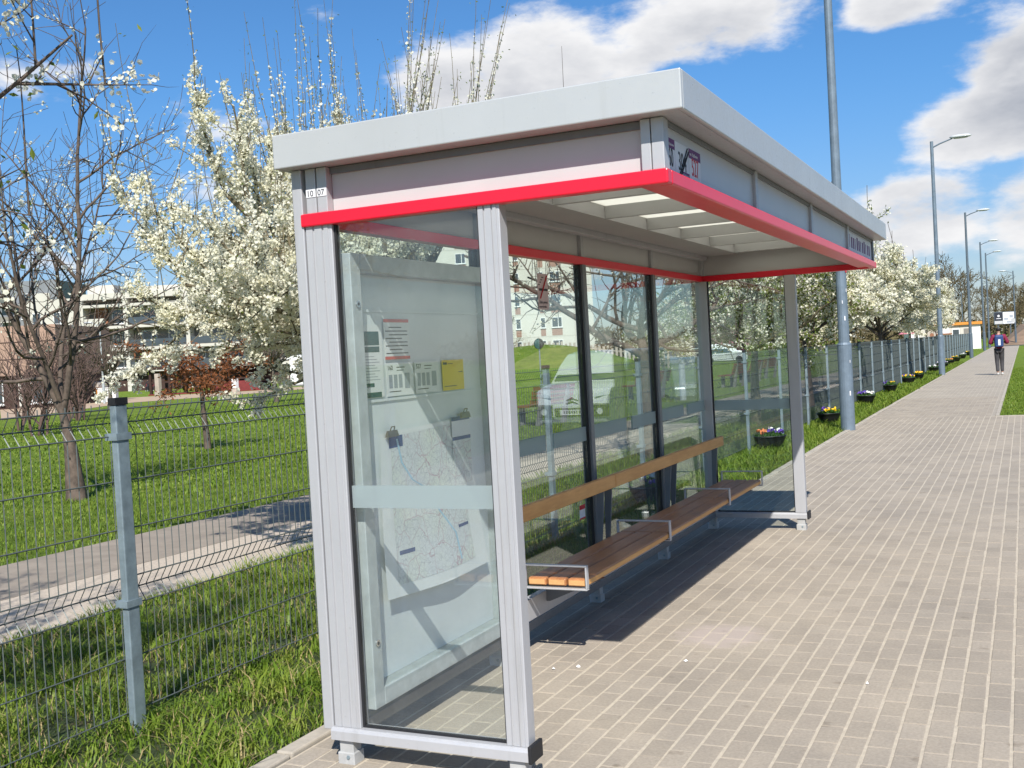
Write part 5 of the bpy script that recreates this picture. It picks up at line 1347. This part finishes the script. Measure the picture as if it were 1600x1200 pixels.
rsn = thing('road_sign', 'small white road sign on the far lamp post by the billboard', 'sign', (1.62, 126.6, 2.4)); MB().box(-.2, .2, -.03, 0, 0, .42).build('plate', 'opal', rsn, bevel=.01); MB().box(-.04, .04, 0.0005, .2, .1, .3).build('bracket', 'pole_far', rsn)

# ================================================================== PEOPLE
def skin(name, pts, edges, mat, parent, sub=2, root=0):
    me = bpy.data.meshes.new(name); me.from_pydata([p[:3] for p in pts], edges, []); me.update()
    me.materials.append(MATS[mat])
    o = link(bpy.data.objects.new(name, me), parent)
    sk = o.modifiers.new('skin', 'SKIN'); sk.use_smooth_shade = True
    for i, p_ in enumerate(pts):
        d_ = me.skin_vertices[0].data[i]; rx = p_[3]; ry = p_[4] if len(p_) > 4 else p_[3]
        d_.radius = (rx, ry); d_.use_root = (i == root)
    ss = o.modifiers.new('sub', 'SUBSURF'); ss.levels = sub; ss.render_levels = sub
    return o
def chain(*ch):
    pts = []; ed = []; idx = {}
    for c in ch:
        prev = None
        for p_ in c:
            k = tuple(round(v, 4) for v in p_[:3])
            if k not in idx: idx[k] = len(pts); pts.append(p_)
            if prev is not None and prev != idx[k]: ed.append((prev, idx[k]))
            prev = idx[k]
    return pts, ed
def arm(s, k=1.0): return [(s * .19, 0, 1.42, .062 * k), (s * .30, -.03, 1.15, .048 * k), (s * .20, .20, 1.20, .038 * k)]
def leg(s, ky, ay, k=1.0): return [(s * .08, 0, .90, .092 * k), (s * .082, ky, .50, .062 * k), (s * .075, ay, .10, .044 * k)]
pe = thing('person', 'person in a dark red jacket and grey trousers with a blue backpack walking away', 'person', (1.78, 40.1, 0.0), 0.05)
P0 = (0, 0, .95, .13, .10)
core = [P0, (0, -.005, 1.18, .125, .09), (0, .0, 1.38, .155, .095), (0, .005, 1.49, .05), (0, .012, 1.555, .055)]
ch = [core, [core[-1], (0, .02, 1.62, .082, .095), (0, .015, 1.70, .055)]]
for s in (-1, 1):
    hand = (s * .19, .27, 1.21, .03)
    ch.append([core[2]] + arm(s) + [(s * .195, .235, 1.205, .027), hand])
    ch.append([hand, (s * .16, .30, 1.20, .012), (s * .13, .30, 1.19, .010)]); ch.append([hand, (s * .19, .32, 1.20, .012), (s * .17, .345, 1.185, .010)])
ch.append([P0] + leg(1, .05, -.04) + [(.075, .10, .05, .04)]); ch.append([P0] + leg(-1, .00, -.16) + [(-.075, -.03, .06, .04)])
skin('body', *chain(*ch), 'skin', pe, 2)
jc = [(0, 0, .88, .165, .125), (0, -.005, 1.10, .155, .115), (0, 0, 1.38, .185, .125), (0, .005, 1.475, .085)]
skin('jacket', *chain(jc, *[[jc[2]] + [(a[0], a[1], a[2], a[3] + .022) for a in arm(s)] for s in (-1, 1)]), 'jacket', pe, 2)
th = (0, 0, .95, .145, .115)
skin('trousers', *chain([th] + [(a[0], a[1], a[2], a[3] + .018) for a in leg(1, .05, -.04)], [th] + [(a[0], a[1], a[2], a[3] + .018) for a in leg(-1, .0, -.16)]), 'trousers', pe, 2)
skin('hair', *chain([(0, -.03, 1.585, .072, .055), (0, -.012, 1.66, .098, .098), (0, .010, 1.725, .078, .085)]), 'hair', pe, 2)
for (x, y) in ((.075, -.02), (-.075, -.15)):
    skin('shoe', *chain([(x, y - .06, .045, .045), (x, y + .06, .042, .05), (x, y + .17, .032, .042)]), 'shoe', pe, 2)
bp_ = MB().box(-.15, .15, -.27, -.11, 1.02, 1.46).build('backpack', 'backpack', pe, bevel=.06)
MB().box(-.03, .05, -.285, -.271, 1.08, 1.30).build('backpack_patch', 'sticker_white', bp_, bevel=.004)
MB().box(-.12, .12, -.31, -.2711, 1.04, 1.07).build('backpack_pocket', 'backpack', bp_, bevel=.01)
for s in (-1, 1):
    MB().tube([(s * .10, -.13, 1.44), (s * .11, -.05, 1.535), (s * .12, .10, 1.46), (s * .14, .13, 1.25)], .018, 6).build('backpack_strap', 'black_cloth', bp_)
def seated(loc, label, rz):
    t_ = thing('person', label, 'person', loc, rz, 'two people sitting on the far bench')
    b_ = (0, 0, .52, .16, .12)
    c_ = [b_, (0, .03, .85, .16, .11), (0, .02, 1.05, .17, .1), (0, 0, 1.16, .05), (0, -.02, 1.28, .09, .1), (0, -.01, 1.36, .06)]
    cc = [c_]
    for s in (-1, 1):
        cc.append([b_, (s * .11, -.42, .52, .075), (s * .12, -.45, .12, .055), (s * .12, -.58, .05, .04)])
        cc.append([c_[2], (s * .22, -.02, 1.02, .06), (s * .27, -.1, .78, .05), (s * .12, -.32, .66, .04)])
    skin('body', *chain(*cc), 'black_cloth', t_, 1)
    skin('face', *chain([(0, -.06, 1.24, .06), (0, -.065, 1.32, .06)]), 'skin', t_, 1)
    for s in (-1, 1): skin('shoe', *chain([(s * .12, -.45, .06, .06), (s * .12, -.66, .05, .055)]), 'shoe', t_, 1)
seated((-90.4, 93.7, 0), 'person in black clothes and white shoes sitting on the distant bench', RZ)
seated((-89.6, 94.1, 0), 'person in black clothes and white shoes sitting on the distant bench', RZ)

# crow on the lawn, scraps on the paving
cw = thing('crow', 'small black bird on the lawn right of the footpath', 'bird', (2.9, 57, 0), .4)
skin('body', *chain([(0, -.14, .11, .02), (0, -.05, .13, .05), (0, .05, .15, .06), (0, .11, .20, .035), (0, .14, .23, .035), (0, .19, .225, .01)]), 'plastic_black', cw, 2)
for s in (-1, 1): MB().tube([(s * .03, .02, .11), (s * .03, .025, -.02)], .006, 5).build('leg', 'plastic_black', cw)
for i, (x, y) in enumerate(((0.36, 1.45), (0.47, 1.52), (0.98, 1.75), (1.9, 1.6))):
    r = random.uniform(.008, .018); a = random.uniform(0, 6)
    q = [(r * math.cos(a + k * PI / 3) * random.uniform(.5, 1), r * math.sin(a + k * PI / 3) * random.uniform(.5, 1), random.uniform(.0, .006)) for k in range(6)]
    o = MB().add(q + [(0, 0, .012)], [(k, (k + 1) % 6, 6) for k in range(6)]).build('paper_scrap', 'litter_white'); o.location = (x, y, .0015)
    tag(o, 'tiny white scrap of litter lying on the paving stones', 'litter', 'scraps on the paving')
